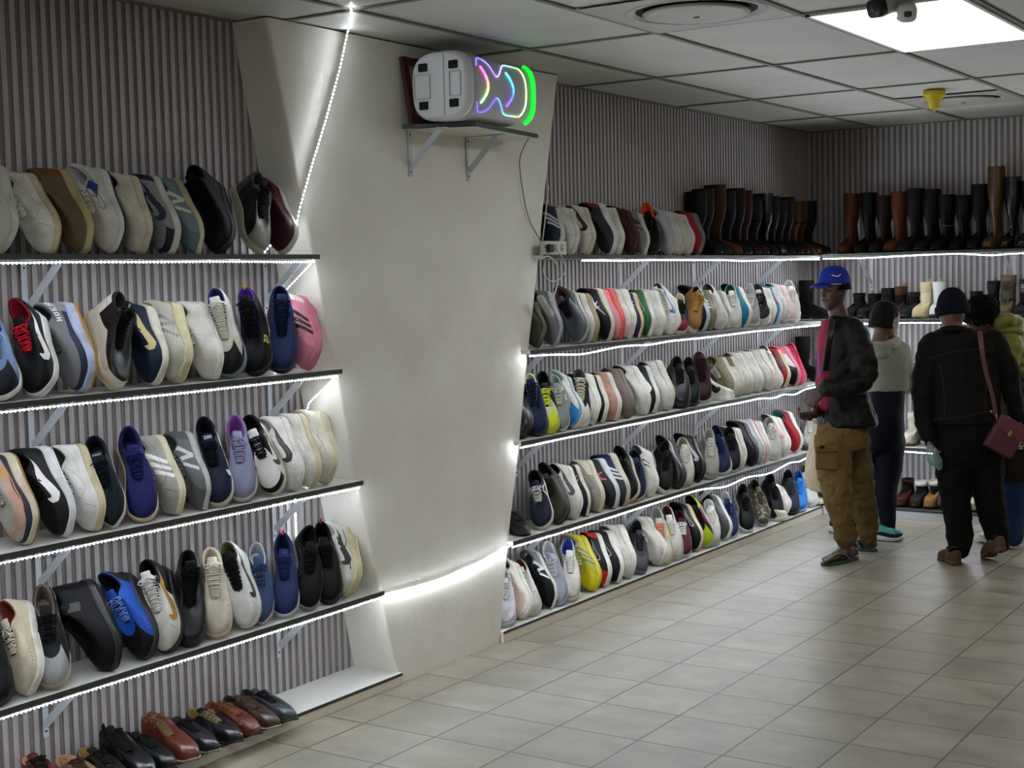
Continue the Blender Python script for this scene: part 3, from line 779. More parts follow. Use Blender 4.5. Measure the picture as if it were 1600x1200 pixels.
def shoe_laces(sp, bow=True, rows=None, r=.0025):
    hz, az, fz, tz = sp.k['top']; tall = fz > .095
    rows = rows or (9 if tall else 6); mb = MB(); q1, q0 = .90, (.42 if tall else .53); pv = None
    for k in range(rows):
        q = lerp(q1, q0, k / (rows - 1)); x, y, z = sp.topline(q, 1); y = abs(y) + .005; z0 = z + .001
        arch = .0085
        for a in ((-1, 1), (1, -1)) if k < rows - 1 else ((-1, 1),):
            x2, y2, z2 = sp.topline(lerp(q1, q0, min(k + .7, rows - 1) / (rows - 1)), 1)
            if k == rows - 1: x2, z2 = x, z
            pts = []
            for m in range(6):
                t = m / 5; pts.append((lerp(x, x2, t), a[0] * y * (1 - 2 * t), lerp(z0, z2 + .0015, t) + arch * math.sin(PI * t)))
            mb.tube(pts, r, 5)
        mb.tube([(x, -y, z0), (x, -y * .4, z0 + arch * .9), (x, y * .4, z0 + arch * .9), (x, y, z0)], r, 5)
    if bow:
        x, y, z = sp.topline(q0, 1); c = Vector((x, 0, z + .009)); rr = random.Random(int(sp.L * 1e5) + rows)
        for sd in (-1, 1):
            w = rr.uniform(.026, .036)
            mb.tube([c, c + Vector((.005, sd * w * .6, .004)), c + Vector((.012, sd * w, .0)), c + Vector((.018, sd * w * .7, -.004)), c + Vector((.008, sd * w * .2, .001))], r, 5)
            mb.tube([c, c + Vector((.014, sd * .012, .001)), c + Vector((.03, sd * .02, -.004 - .008 * rr.random()))], r, 5)
    return mb
def ribbon(mb, sp, side, pts, widths, off=.0012, mi=0, close=False):
    """a flat overlay that follows the side of the shoe; pts in (x fraction, v)"""
    k = .0
    n = len(pts); lo = []; hi = []; md = []
    asp = .42          # one unit of v against one unit of x, roughly
    for i, (x, v) in enumerate(pts):
        a = pts[max(i - 1, 0)]; b = pts[min(i + 1, n - 1)]
        tx, tv = b[0] - a[0], (b[1] - a[1]) * asp; l = math.hypot(tx, tv) or 1
        nx, nv = -tv / l, tx / l / asp; w = (widths[i] if isinstance(widths, (list, tuple)) else widths) / 2
        f = lambda s_: sp.atx(x + nx * w * s_, side, max(0.02, min(.98, v + nv * w * s_)), off)
        lo.append(f(-1)); md.append(f(0)); hi.append(f(1))
    vs = lo + md + hi
    fs = []
    for r in (0, 1): fs += [(r * n + i, r * n + i + 1, (r + 1) * n + i + 1, (r + 1) * n + i) for i in range(n - 1)]
    mb.add(vs, fs, mi)
def dense(pts, k=4):
    out = []
    for a, b in zip(pts, pts[1:]): out += [(lerp(a[0], b[0], t / k), lerp(a[1], b[1], t / k)) for t in range(k)]
    return out + [pts[-1]]
def shoe_logo(sp, kind, big=1.0):
    mb = MB()
    for sd in (1, -1):
        R = lambda p, w, **kw: ribbon(mb, sp, sd, p, w, **kw)
        MX = lambda x: (.84 - x) if sd > 0 else x
        if kind == 'tick':        # a curved tick: hook low at the front, long tail to the heel
            p = [(.67, .62), (.70, .46), (.68, .34), (.62, .28), (.53, .34), (.43, .46), (.33, .60), (.23, .74), (.13, .88)]
            w = [.01, .05, .09, .12, .12, .098, .068, .038, .006]
            R(dense(p, 3), [x * big * 1.15 for x in dense([(a, 0) for a in w], 3) for x in (x[0],)])
        elif kind == 'bigtick':
            p = [(.66, .70), (.70, .50), (.68, .34), (.61, .27), (.52, .32), (.42, .46), (.32, .62), (.22, .78), (.12, .92)]
            w = [.01, .055, .09, .115, .112, .09, .064, .036, .006]
            R(dense(p, 3), [a[0] for a in dense([(x * 1.1, 0) for x in w], 3)])
        elif kind == 'tickline':
            p = [(.60, .60), (.635, .46), (.62, .34), (.57, .29), (.50, .33), (.42, .42), (.33, .54), (.22, .70)]
            R(dense(p, 2), .009); R(dense([(.60, .60), (.52, .50), (.42, .56), (.33, .64), (.22, .70)], 2), .009)
        elif kind == 'stripes':
            for x in (.37, .47, .57): R(dense([(x + .07, .03), (x - .06, .97)], 7), .056)
        elif kind == 'stripes4':
            for x in (.36, .42, .48, .54, .60): R(dense([(x + .05, .12), (x - .04, .88)], 6), .016)
        elif kind == 'bars2':
            for x in (.42, .52): R(dense([(x + .03, .2), (x - .02, .8)], 6), .04)
        elif kind == 'N':
            o = .27; R(dense([(MX(o), .08), (MX(o + .11), .95)], 6), .052); R(dense([(MX(o + .11), .93), (MX(o + .19), .10)], 7), .056); R(dense([(MX(o + .19), .08), (MX(o + .30), .95)], 6), .052)
        elif kind == 'cross':
            R(dense([(.30, .18), (.46, .5), (.56, .92)], 5), .018); R(dense([(.38, .14), (.54, .5), (.62, .9)], 5), .018)
            R(dense([(.22, .72), (.42, .5), (.66, .28)], 5), .018); R(dense([(.26, .86), (.46, .62), (.70, .36)], 5), .014)
        elif kind == 'wave':      # side stripe of a skate shoe
            R(dense([(.14, .55), (.26, .62), (.36, .84), (.44, .80), (.52, .42), (.66, .30), (.76, .10)], 4), .03)
        elif kind == 'arrow':
            R(dense([(.20, .82), (.34, .66), (.44, .5), (.66, .2)], 4), [a[0] for a in dense([(.006, 0), (.03, 0), (.045, 0), (.01, 0)], 4)]); R(dense([(.36, .34), (.50, .6), (.6, .74)], 4), .022); R(dense([(.48, .28), (.52, .62)], 3), .018)
        elif kind == 'A':
            R(dense([(.38, .2), (.48, .85)], 4), .035); R(dense([(.5, .85), (.56, .2)], 4), .035); R(dense([(.44, .45), (.58, .45)], 3), .02)
        elif kind == 'lines':
            for v in (.3, .45, .62): R(dense([(.2, v + .12), (.4, v), (.62, v - .08), (.78, v - .1)], 4), .007)
        elif kind == 'panel':
            R(dense([(.16, .3), (.34, .2), (.5, .3), (.62, .22), (.78, .2)], 4), .02); R(dense([(.3, .8), (.42, .45), (.52, .25)], 4), .02)
        elif kind == 'swirl':
            for v in (.16, .26, .36, .48): R(dense([(.06, v + .28), (.2, v + .12), (.4, v), (.6, v + .02), (.8, v + .1), (.93, v + .2)], 4), .016)
        elif kind == 'patch':
            R(dense([(.26, .5), (.36, .5)], 3), .13)
        elif kind == 'patchband':
            R(dense([(.40, .42), (.34, .97)], 5), .19)
        elif kind == 'strap':
            R(dense([(.34, .12), (.40, .5), (.46, .95)], 5), .09)
        elif kind == 'dots':
            for x, v in ((.62, .3), (.66, .26), (.7, .22), (.74, .2)): R([(x - .006, v), (x + .006, v)], .012)
        elif kind == 'seams':
            R(dense([(.10, .55), (.24, .42), (.42, .30), (.62, .26), (.72, .55), (.66, .9)], 4), .005); R(dense([(.32, .9), (.40, .55), (.50, .28)], 4), .005); R(dense([(.84, .1), (.78, .5)], 4), .005)
    return mb
FONT = {'H': ['101', '101', '111', '101', '101'], 'O': ['111', '101', '101', '101', '111'], 'K': ['101', '110', '100', '110', '101'], 'A': ['111', '101', '111', '101', '101'],
        'N': ['1001', '1101', '1011', '1001', '1001'], 'I': ['1', '1', '1', '1', '1'], 'E': ['111', '100', '110', '100', '111'], 'L': ['100', '100', '100', '100', '111'],
        'C': ['111', '100', '100', '100', '111'], 'S': ['111', '100', '111', '001', '111'], 'T': ['111', '010', '010', '010', '010'], '2': ['111', '001', '111', '100', '111'], '3': ['111', '001', '111', '001', '111'], 'G': ['111', '100', '101', '101', '111'], 'P': ['111', '101', '111', '100', '100']}
def letters_side(sp, text, x0, v0, cell, side=1, vs_=.055, down=False):
    mb = MB()
    for sd in (1,):
        cx = x0
        seq = text if sd < 0 else text[::-1]
        for ch in seq:
            g = FONT[ch]; w = len(g[0])
            for r, row in enumerate(g):
                for c, b in enumerate(row if sd < 0 else row[::-1]):
                    if b == '1':
                        xa = cx + c * cell; va = v0 + (4 - r) * vs_
                        if down: xa = x0 + (4 - r) * cell * 1.2; va = v0 + (cx - x0 + c * cell) / cell * vs_
                        q = [sp.atx(xx, sd, vv, .0016) for xx, vv in ((xa, va), (xa + cell, va), (xa + cell, va + vs_), (xa, va + vs_))]
                        mb.add(q, [(0, 1, 2, 3)])
            cx += (w + 1) * cell
    return mb
def letters_tongue(P, d, text):
    mb = MB(); a = P[-2]; n = Vector((-d.z, 0, d.x)); n = n if n.z > 0 else -n
    W_ = sum(len(FONT[c][0]) + 1 for c in text); c0 = min(.0022, .03 / W_); y = W_ * c0 / 2
    base = Vector((a[0], 0, a[2])) - d * .004
    for ch in text:
        g = FONT[ch]
        for r, row in enumerate(g):
            for c, b in enumerate(row):
                if b == '1':
                    yy = y - c * c0; o = base - d * (r * c0 * 1.2) + n * .0085
                    mb.add([o + Vector((0, yy, 0)), o + Vector((0, yy - c0, 0)), o - d * c0 * 1.2 + Vector((0, yy - c0, 0)), o - d * c0 * 1.2 + Vector((0, yy, 0))], [(0, 1, 2, 3)])
        y -= (len(g[0]) + 1) * c0
    return mb
def xform(L, toe, heel, roll, flat_dir=None):
    """frame of a shoe standing on its toe: toe point, heel point, roll about its long axis"""
    a = (Vector(heel) - Vector(toe)).normalized()
    u = Vector((0, -1, 0)); u = (u - a * u.dot(a)).normalized()
    u = Matrix.Rotation(math.radians(roll), 3, a) @ u
    x = -a; y = u.cross(x)
    return Matrix(((x.x, y.x, u.x), (x.y, y.y, u.y), (x.z, y.z, u.z)))
HULL = {}
def make_shoe(name, label, cat, group, kind, M3, org, L, floor_z, c, wall=None, seed=0, xmax=None):
    """c: colours and options"""
    sp = Shape(kind, L, seed)
    foot = c.get('foot', 1)
    F = lambda v: M3 @ Vector((v.x, v.y * foot, v.z))
    rt = c.get('tex', 'worn' if c['up'][1] in 'cdefCDEF' or c['up'][1] in '9ab' else 'plain'); ro = c.get('rough', .55)
    mU = mat(c['up'], ro, rt, bump=c.get('bump', .15), scale=c.get('bs', 180))
    lining = c.get('lin', '#2a2a2c'); sole = c.get('sole', '#e6e3da'); out = c.get('out', sole)
    zs = c.get('zones', []); parts = []
    up = shoe_upper(sp, [ZONE[z[0]] for z in zs]); parts.append(('upper', up, [mU] + [mat(z[1], z[2] if len(z) > 2 else ro, bump=.12, scale=150) for z in zs]))
    parts.append(('midsole', shoe_sole(sp), [mat(sole, .5, 'worn')])); parts.append(('outsole', shoe_outsole(sp), [mat(out, .6)]))
    parts.append(('lining', shoe_lining(sp), [mat(lining, .8, 'knit')]))
    tg, P, d = shoe_tongue(sp)
    if kind not in ('boot', 'ankle'):
        parts.append(('tongue', tg, [mat(c.get('ton', c['up']), .7, bump=.15, scale=200)]))
        if c.get('lace', '#e8e6e0'):
            parts.append(('laces', shoe_laces(sp, c.get('bow', True)), [mat(c.get('lace', '#e8e6e0'), .8)]))
    if c.get('logo'): parts.append(('side_mark', shoe_logo(sp, c['logo']), [mat(c.get('lc', '#1a1a1c'), .45)]))
    if c.get('logo2'): parts.append(('side_stripe', shoe_logo(sp, c['logo2']), [mat(c.get('lc2', '#1a1a1c'), .45)]))
    if c.get('seam', 1) and kind in ('court', 'skate', 'high', 'mid', 'chunky') and not c.get('logo2'): parts.append(('stitching', shoe_logo(sp, 'seams'), [mat(c.get('sc', '#8c8a84' if c['up'][1] in 'cdef' else '#3a3a3e'), .7)]))
    if c.get('text'): parts.append(('lettering', letters_side(sp, *c['text']), [mat(c.get('tc', '#e8e8e8'), .5)]))
    if c.get('ttext'): parts.append(('tongue_lettering', letters_tongue(P, d, c['ttext']), [mat(c.get('tc', '#e8e8e8'), .5)]))
    if c.get('pull'):
        x, y, z = sp.topline(0, 1); pc = Vector((x, 0, z))
        parts.append(('pull_tab', MB().tube([pc + Vector((.004, 0, -.004)), pc + Vector((-.004, 0, .01)), pc + Vector((.004, 0, .018)), pc + Vector((.010, 0, .004))], .0035, 8, flat=2.2), [mat(c['pull'], .6)]))
    if c.get('shaft'):
        sh = c['shaft']           # height, front/back half length, half width, lean, crease
        H, rx, ry, lean = sh[:4]; lo = []; n = 2 * NP
        loop = [(i / NP, 1) for i in range(NP + 1)] + [(i / NP, -1) for i in range(NP - 1, 0, -1)]
        base = [Vector(sp.topline(q, sd)) for q, sd in loop]; cx = sum(p.x for p in base) / n
        rg = [base]; ph = random.Random(seed).uniform(0, 6)
        z0 = max(p.z for p in base); steps = 14
        for k in range(1, steps + 1):
            t = k / steps; z = lerp(z0 * .96, H, t) if H > z0 else z0; kk = sm(0, .35, t)
            cr = sh[4] * math.sin(t * 23 + ph) * (1 - t) ** .5 if len(sh) > 4 else 0
            ccx = lerp(cx * .92, .062 * L / L0 + rx * .35, kk) + lean * t
            row = []
            for i, (q, sd) in enumerate(loop):
                an = PI * q; tx = ccx - math.cos(an) * lerp(.045, rx, sm(.05, .6, t)) ; ty = sd * math.sin(an) * lerp(.033, ry, sm(.1, .7, t))
                b = base[i]
                row.append(Vector((lerp(b.x, tx, kk) + cr * math.cos(an + t * 9), lerp(b.y, ty, kk), lerp(lerp(b.z, z0, sm(0, .3, t)), z, sm(0, .25, t)) + .006 * math.cos(an) * -sh[5] * t if len(sh) > 5 else lerp(lerp(b.z, z0, sm(0, .3, t)), z, sm(0, .25, t)))))
            rg.append(row)
        inn = [Vector((ccx + (p.x - ccx) * .93, p.y * .93, p.z)) for p in rg[-1]]; rg2 = [rg[-1], inn, [Vector((p.x, p.y * .95, p.z - .05)) for p in inn], [Vector((p.x, p.y * .9, p.z - .16)) for p in inn]]
        parts.append(('shaft', MB().rings(rg, caps=False), [mat(c.get('shc', c['up']), ro, rt, bump=.3, scale=40)]))
        li = MB().rings(rg2, caps=False); li.add(rg2[-1], [tuple(range(n))]); parts.append(('shaft_lining', li, [mat(lining, .8)]))
        parts = [p for p in parts if p[0] != 'lining']
        if c.get('cuff'):
            top = rg[-1]; parts.append(('fur_cuff', MB().rings([[Vector((ccx + (p.x - ccx) * g, p.y * g, p.z + dz + .003 * math.sin(i * 2.1))) for i, p in enumerate(top)] for g, dz in ((1.02, -.02), (1.12, -.014), (1.15, 0), (1.05, .012), (.88, .008), (.8, -.01))], caps=False), [mat(c['cuff'], .9, bump=1, scale=200)]))
        if c.get('strapc'):
            row = rg[3]; parts.append(('buckle_strap', MB().tube([ccx * 0 + 0 or p for p in [Vector((p.x + (p.x - cx) * .04, p.y * 1.05, p.z)) for p in row] + [Vector((row[0].x + (row[0].x - cx) * .04, row[0].y, row[0].z))]], .0045, 6), [mat(c['strapc'], .35)]))
        if c.get('blace'):
            lm = MB()
            for k in range(2, 11):
                row = rg[k] if k < len(rg) else rg[-1]; i0 = int(NP * .8); a_ = row[i0]; b_ = row[2 * NP - i0]; f_ = row[NP]
                lm.tube([a_, Vector((f_.x + .004, a_.y * .4, (a_.z + f_.z) / 2 + .004)), Vector((f_.x + .004, b_.y * .4, (b_.z + f_.z) / 2 + .004)), b_], .0022, 5)
            parts.append(('laces', lm, [mat(c['blace'], .6)]))
        if c.get('shpull'):
            p = rg[-1][0]; parts.append(('pull_tab', MB().tube([p + Vector((0, -.008, -.02)), p + Vector((-.004, -.008, .02)), p + Vector((-.004, .008, .02)), p + Vector((0, .008, -.02))], .003, 6), [mat(c['shpull'], .6)]))
    # place: lowest point touches the shelf, nothing behind the wall
    allv = [F(v) for _, mb, _ in parts for v in mb.v]
    zmin = min(v.z for v in allv); off = Vector(org); off.z = floor_z + .0006 - zmin
    if wall is not None:
        mn = min(v.x for v in allv) + off.x
        if mn < wall + .003: off.x += wall + .003 - mn
    t = thing(name, label, cat, off, group)
    HULL[t.name] = [(mb, None) for n_, mb, _ in parts if n_ in ('upper', 'midsole', 'shaft')]
    for n_, mb, ms in parts:
        mb.v = [F(v) for v in mb.v]; 
        if foot * M3.determinant() < 0: mb.f = [tuple(reversed(f)) for f in mb.f]
        mb.build(n_, ms, t)
    if M3.determinant() * foot < 0: pass
    return t
# front/back of tongues etc. are closed meshes, so one orientation test is enough
LENLOG = []
def lean_shoe(tx, hx, hy, zs, roll, kind, c, label, name='sneaker', cat='shoe', xt=-3.752, xh=-3.945, wall=WX, seed=0, group=None):
    """a shoe standing on its toe on the side-wall shelf, heel against the wall"""
    lo, hi = 0.5, 12.0
    def pxof(y):
        v = Vector((xt, y, zs)) - EYE; return 800 + FPX * v.dot(RIGHT) / v.dot(FWD)
    for _ in range(40):
        m = (lo + hi) / 2
        if pxof(m) < tx: lo = m
        else: hi = m
    toe = Vector((xt, (lo + hi) / 2, zs + .012))
    heel = on_x(hx, hy, xh); 
    L = (heel - toe).length
    Lc = max(.235, min(.325, L * c.get('k', .97))); LENLOG.append((label, round(L, 3)))
    M3 = xform(Lc, toe, heel, roll)
    org = toe - M3 @ Vector((Lc, 0, .02))
    return make_shoe(name, label, cat, group, kind, M3, org, Lc, zs, c, wall, seed)
def flat_shoe(pos, ang, zs, kind, c, label, L=.29, name='leather_shoe', cat='shoe', wall=None, seed=0, group=None, pitch=0):
    """a shoe standing on its sole; pos is the toe, ang the direction the toe points (degrees from +X)"""
    R3 = Matrix.Rotation(math.radians(ang), 3, 'Z') @ Matrix.Rotation(math.radians(pitch), 3, 'Y')
    org = Vector(pos) - R3 @ Vector((L, 0, 0))
    return make_shoe(name, label, cat, group, kind, R3, org, L, zs, c, wall, seed)
# ---------------------------------------------------------------- shoes left of the pillar (toe px, heel px, heel py, roll, kind, description, look)
Wt = '#e4e2da'; CR = '#d9d0ad'; BKc = '#17181a'; NV = '#1c2740'
D = dict
LEFT = [
 ('on the top near shelf', [
  (6, -14, 236, 12, 'runner', 'pale grey-green ribbed knit sneaker at the very left end', D(up='#b4b9ab', sole='#d0d0c4', zones=[('heeltab', '#22402f')], logo='tickline', lc='#20352b', lin='#2b4a3b', tex='knit')),
  (94, 40, 274, -4, 'court', 'white leather sneaker with yellowed sole beside the brown suede one', D(up=Wt, sole='#cfc3a2', out='#b5a678', logo='tickline', lc='#c4c2b8', lin='#c9c6bc')),
  (131, 78, 262, -6, 'mid', 'brown suede high-top with thick cream sole', D(up='#6b5b45', sole='#bdb07e', zones=[('heel', '#7a4a2c'), ('eye', '#5e4f3c')], lin='#7b4526', lace='#3f3327', bump=.4, sc='#4b3f30', tex='plain')),
  (181, 146, 247, 0, 'runner', 'white running shoe with blue strip under black-lined tick', D(up='#d6d4cf', sole='#dcdcdc', out='#222426', logo='tickline', lc='#3d2c28', logo2='patchband', lc2='#1d3a8c', lin='#c8c9cc', tab=1, zones=[('toe', '#c9c4b8')])),
  (228, 197, 268, -8, 'court', 'plain cream leather sneaker left of the navy and grey one', D(up='#dcd8c8', sole='#d3cdb4', lin='#2c2a28', lace='#d6d1c0', sc='#a9a390')),
  (272, 226, 270, -6, 'court', 'navy and grey sneaker with dark grey curved tick', D(up='#8b8d91', sole='#d5d2ca', zones=[('toe', '#23293a'), ('heel', '#23293a'), ('eye', '#23293a'), ('toebox', '#7e8085')], logo='bigtick', lc='#1d2233', lin='#b9bcc0', lace='#b0b2b6')),
  (318, 270, 274, -6, 'retro', 'teal-grey suede sneaker with cream letter N', D(up='#71858a', sole='#ccc4a4', zones=[('toe', '#64787e')], logo='N', lc='#d8d5c2', lin='#3f4a4d', lace='#b9b9a8')),
  (343, 322, 262, 20, 'high', 'all black high-top near the right end', D(up='#131416', sole='#151618', lin='#0e0e10', lace='#0c0c0d', sc='#242528')),
  (404, 368, 284, 100, 'mid', 'black and cement-grey basketball shoe with pale sole edge', D(up='#26272a', sole='#c5bfae', zones=[('collar', '#6d6a66'), ('toe', '#8a8781'), ('heel', '#57544f')], lin='#3c3a38', lace='#101012', rough=.35, sc='#77736c')),
  (450, 424, 287, 14, 'runner', 'dark maroon running shoe last before the pillar', D(up='#3f1420', sole='#d5cfc9', lin='#2a0e16', lace='#35101b', logo='lines', lc='#5e2533', tex='knit')),
 ]),
 ('on the second near shelf', [
  (12, -8, 520, 55, 'runner', 'blue-grey knit running shoe cut off by the left edge', D(up='#6f86ad', sole='#dcdcd8', out='#1c1c20', lin='#15171d', lace='#8796b4', zones=[('toe', '#1c1e26'), ('heel', '#8696b5')], tex='knit', logo='dots', lc='#e7b09a')),
  (66, 48, 480, 30, 'runner', 'black running shoe with red laces and white sole', D(up='#141417', sole='#e4e2df', lin='#7a1020', lace='#c01f2d', logo='tick', lc='#e8e6e2', tex='knit')),
  (136, 92, 470, -4, 'chunky', 'grey knit running shoe with chunky pale blue sole and lettering', D(up='#6e6f70', sole='#aab6d6', out='#c9832c', lin='#3d3e40', lace='#5b5c5c', text=('HOKA', .06, .40, .016, 1, .06), tc='#e6e6e6', tex='knit', seam=0, zones=[('mud', '#2b3148'), ('heel', '#8d8f92')])),
  (182, 142, 482, 100, 'high', 'black and white basketball high-top with yellowing sole', D(up='#15161a', sole='#d6cfb0', zones=[('mud', '#dedad0'), ('heel', '#d9d5cc')], lin='#1d1d20', lace='#0d0d0e', rough=.35, ttext='II', tc='#e2e2e2')),
  (250, 224, 478, -2, 'runner', 'navy running shoe with gold tick and thick white sole', D(up='#172034', sole='#e2ddcf', logo='tick', lc='#c9b777', lin='#141b2a', lace='#131a2a', tex='knit')),
  (285, 264, 470, -6, 'chunky', 'cream mesh sneaker with grey letter N and bulbous sole', D(up='#cbc8bb', sole='#d5cca4', logo='N', lc='#7e7f80', logo2='swirl', lc2='#b9b7ab', lin='#c6c3b6', lace='#d8d5c8')),
  (340, 300, 463, -8, 'court', 'white leather sneaker with embossed white side stripes', D(up='#e2e1dc', sole='#e4e2da', logo='stripes4', lc='#cfcec9', lin='#55544f', lace='#e6e4df', sc='#c3c1ba')),
  (372, 352, 462, 40, 'high', 'cream high-top with black toe and splayed collar', D(up='#d4d0c4', sole='#7c8a92', zones=[('toe', '#141416'), ('mud', '#1a1a1c')], lin='#2c2c66', lace='#cfcabb', k=1.0, sc='#8e8a7e')),
  (399, 388, 458, 40, 'high', 'black high-top with purple lining and yellow tab', D(up='#141318', sole='#1c1a26', lin='#4b2f8c', lace='#0e0e12', pull='#caa719', logo='dots', lc='#d3c53a', text=('23', .62, .3, .012, 1, .06), tc='#c9d34a')),
  (443, 428, 454, 58, 'high', 'navy blue basketball high-top with a strap', D(up='#1b2b52', sole='#141f3c', logo='strap', lc='#22345f', lin='#0f1730', lace='#0f1830', tex='knit', sc='#2c3d66', zones=[('collar', '#2d4f9c')])),
  (488, 468, 444, -6, 'chunky', 'pink knit sneaker with three black stripes beside the pillar', D(up='#d8899f', sole='#d67f97', logo='stripes', lc='#17171a', lin='#c77088', lace='#dd8fa4', tex='knit', zones=[('toe', '#cf7b93'), ('heel', '#e3dcd0')])),
 ]),
 ('on the third near shelf', [
  (50, 4, 712, -2, 'runner', 'grey sneaker with orange wave bands', D(up='#b3aea4', sole='#c9bfa6', out='#96703a', logo='swirl', lc='#d98a63', logo2='patch', lc2='#b69a43', lin='#3d3b38', lace='#b7b2a7', zones=[('mud', '#33323f')])),
  (108, 60, 701, -4, 'runner', 'black mesh running shoe with white tick at the left end', D(up='#242426', sole='#d9d9dc', logo='tick', lc='#e2dede', lin='#1a1a1c', lace='#1a1a1c', tex='knit', seam=0)),
  (157, 116, 692, -8, 'court', 'white leather sneaker with yellow sole beside the black mesh one', D(up='#e6e6e4', sole='#cdc09a', logo='tickline', lc='#c9c8c4', lin='#4b4843', lace='#dcdbd6')),
  (180, 146, 682, 48, 'retro', 'dark teal knit sneaker with LACOSTE tongue', D(up='#18262f', sole='#d4d0c6', lin='#10191f', lace='#111b22', ttext='LACOSTE', tc='#b9c3c6', tex='knit')),
  (229, 194, 685, 62, 'runner', 'royal navy knit running shoe with cream sole', D(up='#1c1e58', sole='#d9cfa6', out='#a33a8c', lin='#15163f', lace='#1b1c55', logo='lines', lc='#4b2f74', tex='knit')),
  (282, 238, 681, -8, 'court', 'light grey suede sneaker with three white stripes', D(up='#aaa8a2', sole='#d6ceae', logo='stripes', lc='#e6e6e4', lin='#918f89', lace='#bab8b2', bump=.4)),
  (322, 284, 668, -8, 'retro', 'mid grey suede sneaker with letter N', D(up='#67686b', sole='#b9b8b6', logo='N', lc='#c6c6c6', logo2='seams', lc2='#4d4e51', lin='#4b4c4e', lace='#7b7c7e', zones=[('toe', '#55565a'), ('heel', '#55565a')])),
  (352, 322, 662, 52, 'runner', 'navy running shoe with NIKE tongue and white tick', D(up='#161d33', sole='#d8d4c8', lin='#0e1220', lace='#0d111e', ttext='NIKE', tc='#dadada', logo='tick', lc='#e3e3e3', tex='knit')),
  (386, 368, 658, 56, 'runner', 'lavender-grey running shoe with purple lining and red lines', D(up='#7d8099', sole='#cfc9c4', out='#a23e52', lin='#8a4f9c', lace='#8a8da6', logo='lines', lc='#b23a56', tex='knit', pull='#8e93a8')),
  (434, 392, 652, 36, 'court', 'black and white sneaker with white toe box', D(up='#e0dedb', sole='#d3ccb2', zones=[('toe', '#161618'), ('eye', '#161618'), ('heel', '#161618'), ('toebox', '#e4e2df'), ('collar', '#161618')], logo='bigtick', lc='#141416', lin='#1c1214', lace='#131315')),
  (461, 424, 642, -8, 'court', 'white leather sneaker with black tick', D(up='#e5e3df', sole='#e2e0da', logo='bigtick', lc='#141416', lin='#d4d1ca', lace='#e0deda')),
  (490, 455, 634, -8, 'court', 'white sneaker with tick outline, second from the pillar', D(up='#e4e2da', sole='#d0c6a2', logo='tickline', lc='#bdbab0', lin='#bdb9ae', lace='#dedbd2')),
  (516, 492, 638, -8, 'chunky', 'off-white sneaker with layered panels beside the pillar', D(up='#dedbcf', sole='#d5ceb2', logo='panel', lc='#b9b6aa', lin='#b9b5a8', lace='#dcd9cf')),
 ]),
 ('on the fourth near shelf', [
  (6, -12, 985, 65, 'court', 'black sneaker cut off by the left edge', D(up='#141416', sole='#19191b', lin='#0d0d0f', lace='#101012', zones=[('toe', '#1b1b1e')])),
  (50, 30, 927, 6, 'skate', 'cream canvas skate shoe with dark foxing line', D(up='#d2c9b0', sole='#e0ddd4', lin='#6a2f25', lace='#d6cfb9', logo='dots', lc='#2a2926', bump=.3, sc='#a79d82')),
  (92, 66, 922, 62, 'runner', 'black and silver running shoe', D(up='#232425', sole='#b9ae96', zones=[('toe', '#9b9c9e', .3), ('heel', '#8d8f92', .3)], logo='panel', lc='#b4b4b2', lin='#6e6258', lace='#111113')),
  (170, 112, 897, -4, 'high', 'all black thick-soled suede high-top', D(up='#17181b', sole='#18191b', logo='patch', lc='#303136', lin='#101012', lace='#0d0d0f', bump=.4, sc='#2b2c30', k=1.0)),
  (235, 190, 897, 16, 'runner', 'bright blue trail running shoe with black lugged sole', D(up='#1f4fb0', sole='#222326', out='#1a1a1b', zones=[('toe', '#1b1c1e'), ('collar', '#2b59b8'), ('heel', '#26282c')], lin='#1a1b1e', lace='#6d8ad0', logo='dots', lc='#d9803a', seam=0)),
  (268, 246, 857, 28, 'mid', 'white and black high sneaker with gold tick', D(up='#dcd9d2', sole='#26262a', zones=[('collar', '#141416'), ('rear', '#17171a')], logo='tick', lc='#a87a1e', lin='#101012', lace='#cfccc4')),
  (314, 298, 863, 62, 'high', 'all black leather high-top right of the gold-tick shoe', D(up='#121214', sole='#141416', lin='#1b1b1e', lace='#0b0b0c', rough=.4)),
  (345, 326, 860, 58, 'mid', 'cream canvas sneaker with cream laces', D(up='#d5ccba', sole='#d9c9ae', lin='#c9bda6', lace='#ddd4c2', bump=.3)),
  (386, 358, 842, 34, 'mid', 'white sneaker with black laces and black tick', D(up='#e2e2e1', sole='#dddddb', out='#6b6c6f', logo='tick', lc='#151517', ton='#141416', lace='#161618', lin='#5a5a42')),
  (412, 396, 843, 58, 'retro', 'slate blue suede sneaker', D(up='#34496a', sole='#cfcabc', lin='#a8abb0', lace='#2b3d5a', bump=.4)),
  (440, 432, 842, 58, 'runner', 'navy knit running shoe with pink pull tab', D(up='#1d2b55', sole='#c9c9ce', lin='#19244a', lace='#17234a', pull='#d8316e', ttext='I', tc='#d8316e', tex='knit')),
  (484, 466, 816, 72, 'runner', 'black running shoe with grey sole facing out', D(up='#131315', sole='#8f9092', lin='#0e0e10', lace='#101012', logo='tickline', lc='#9a9a9c', tex='knit')),
  (529, 508, 826, 56, 'runner', 'black running shoe with red lining edge', D(up='#141416', sole='#17171a', lin='#15090b', lace='#101012', pull='#8c1c26', tex='knit')),
  (548, 538, 808, -2, 'chunky', 'white running shoe with black side cage beside the pillar', D(up='#dfddd6', sole='#cfc69c', logo='tick', lc='#151517', logo2='panel', lc2='#17171a', lin='#cfcdc6', lace='#d4d2cc')),
 ]),
]
sd = 0
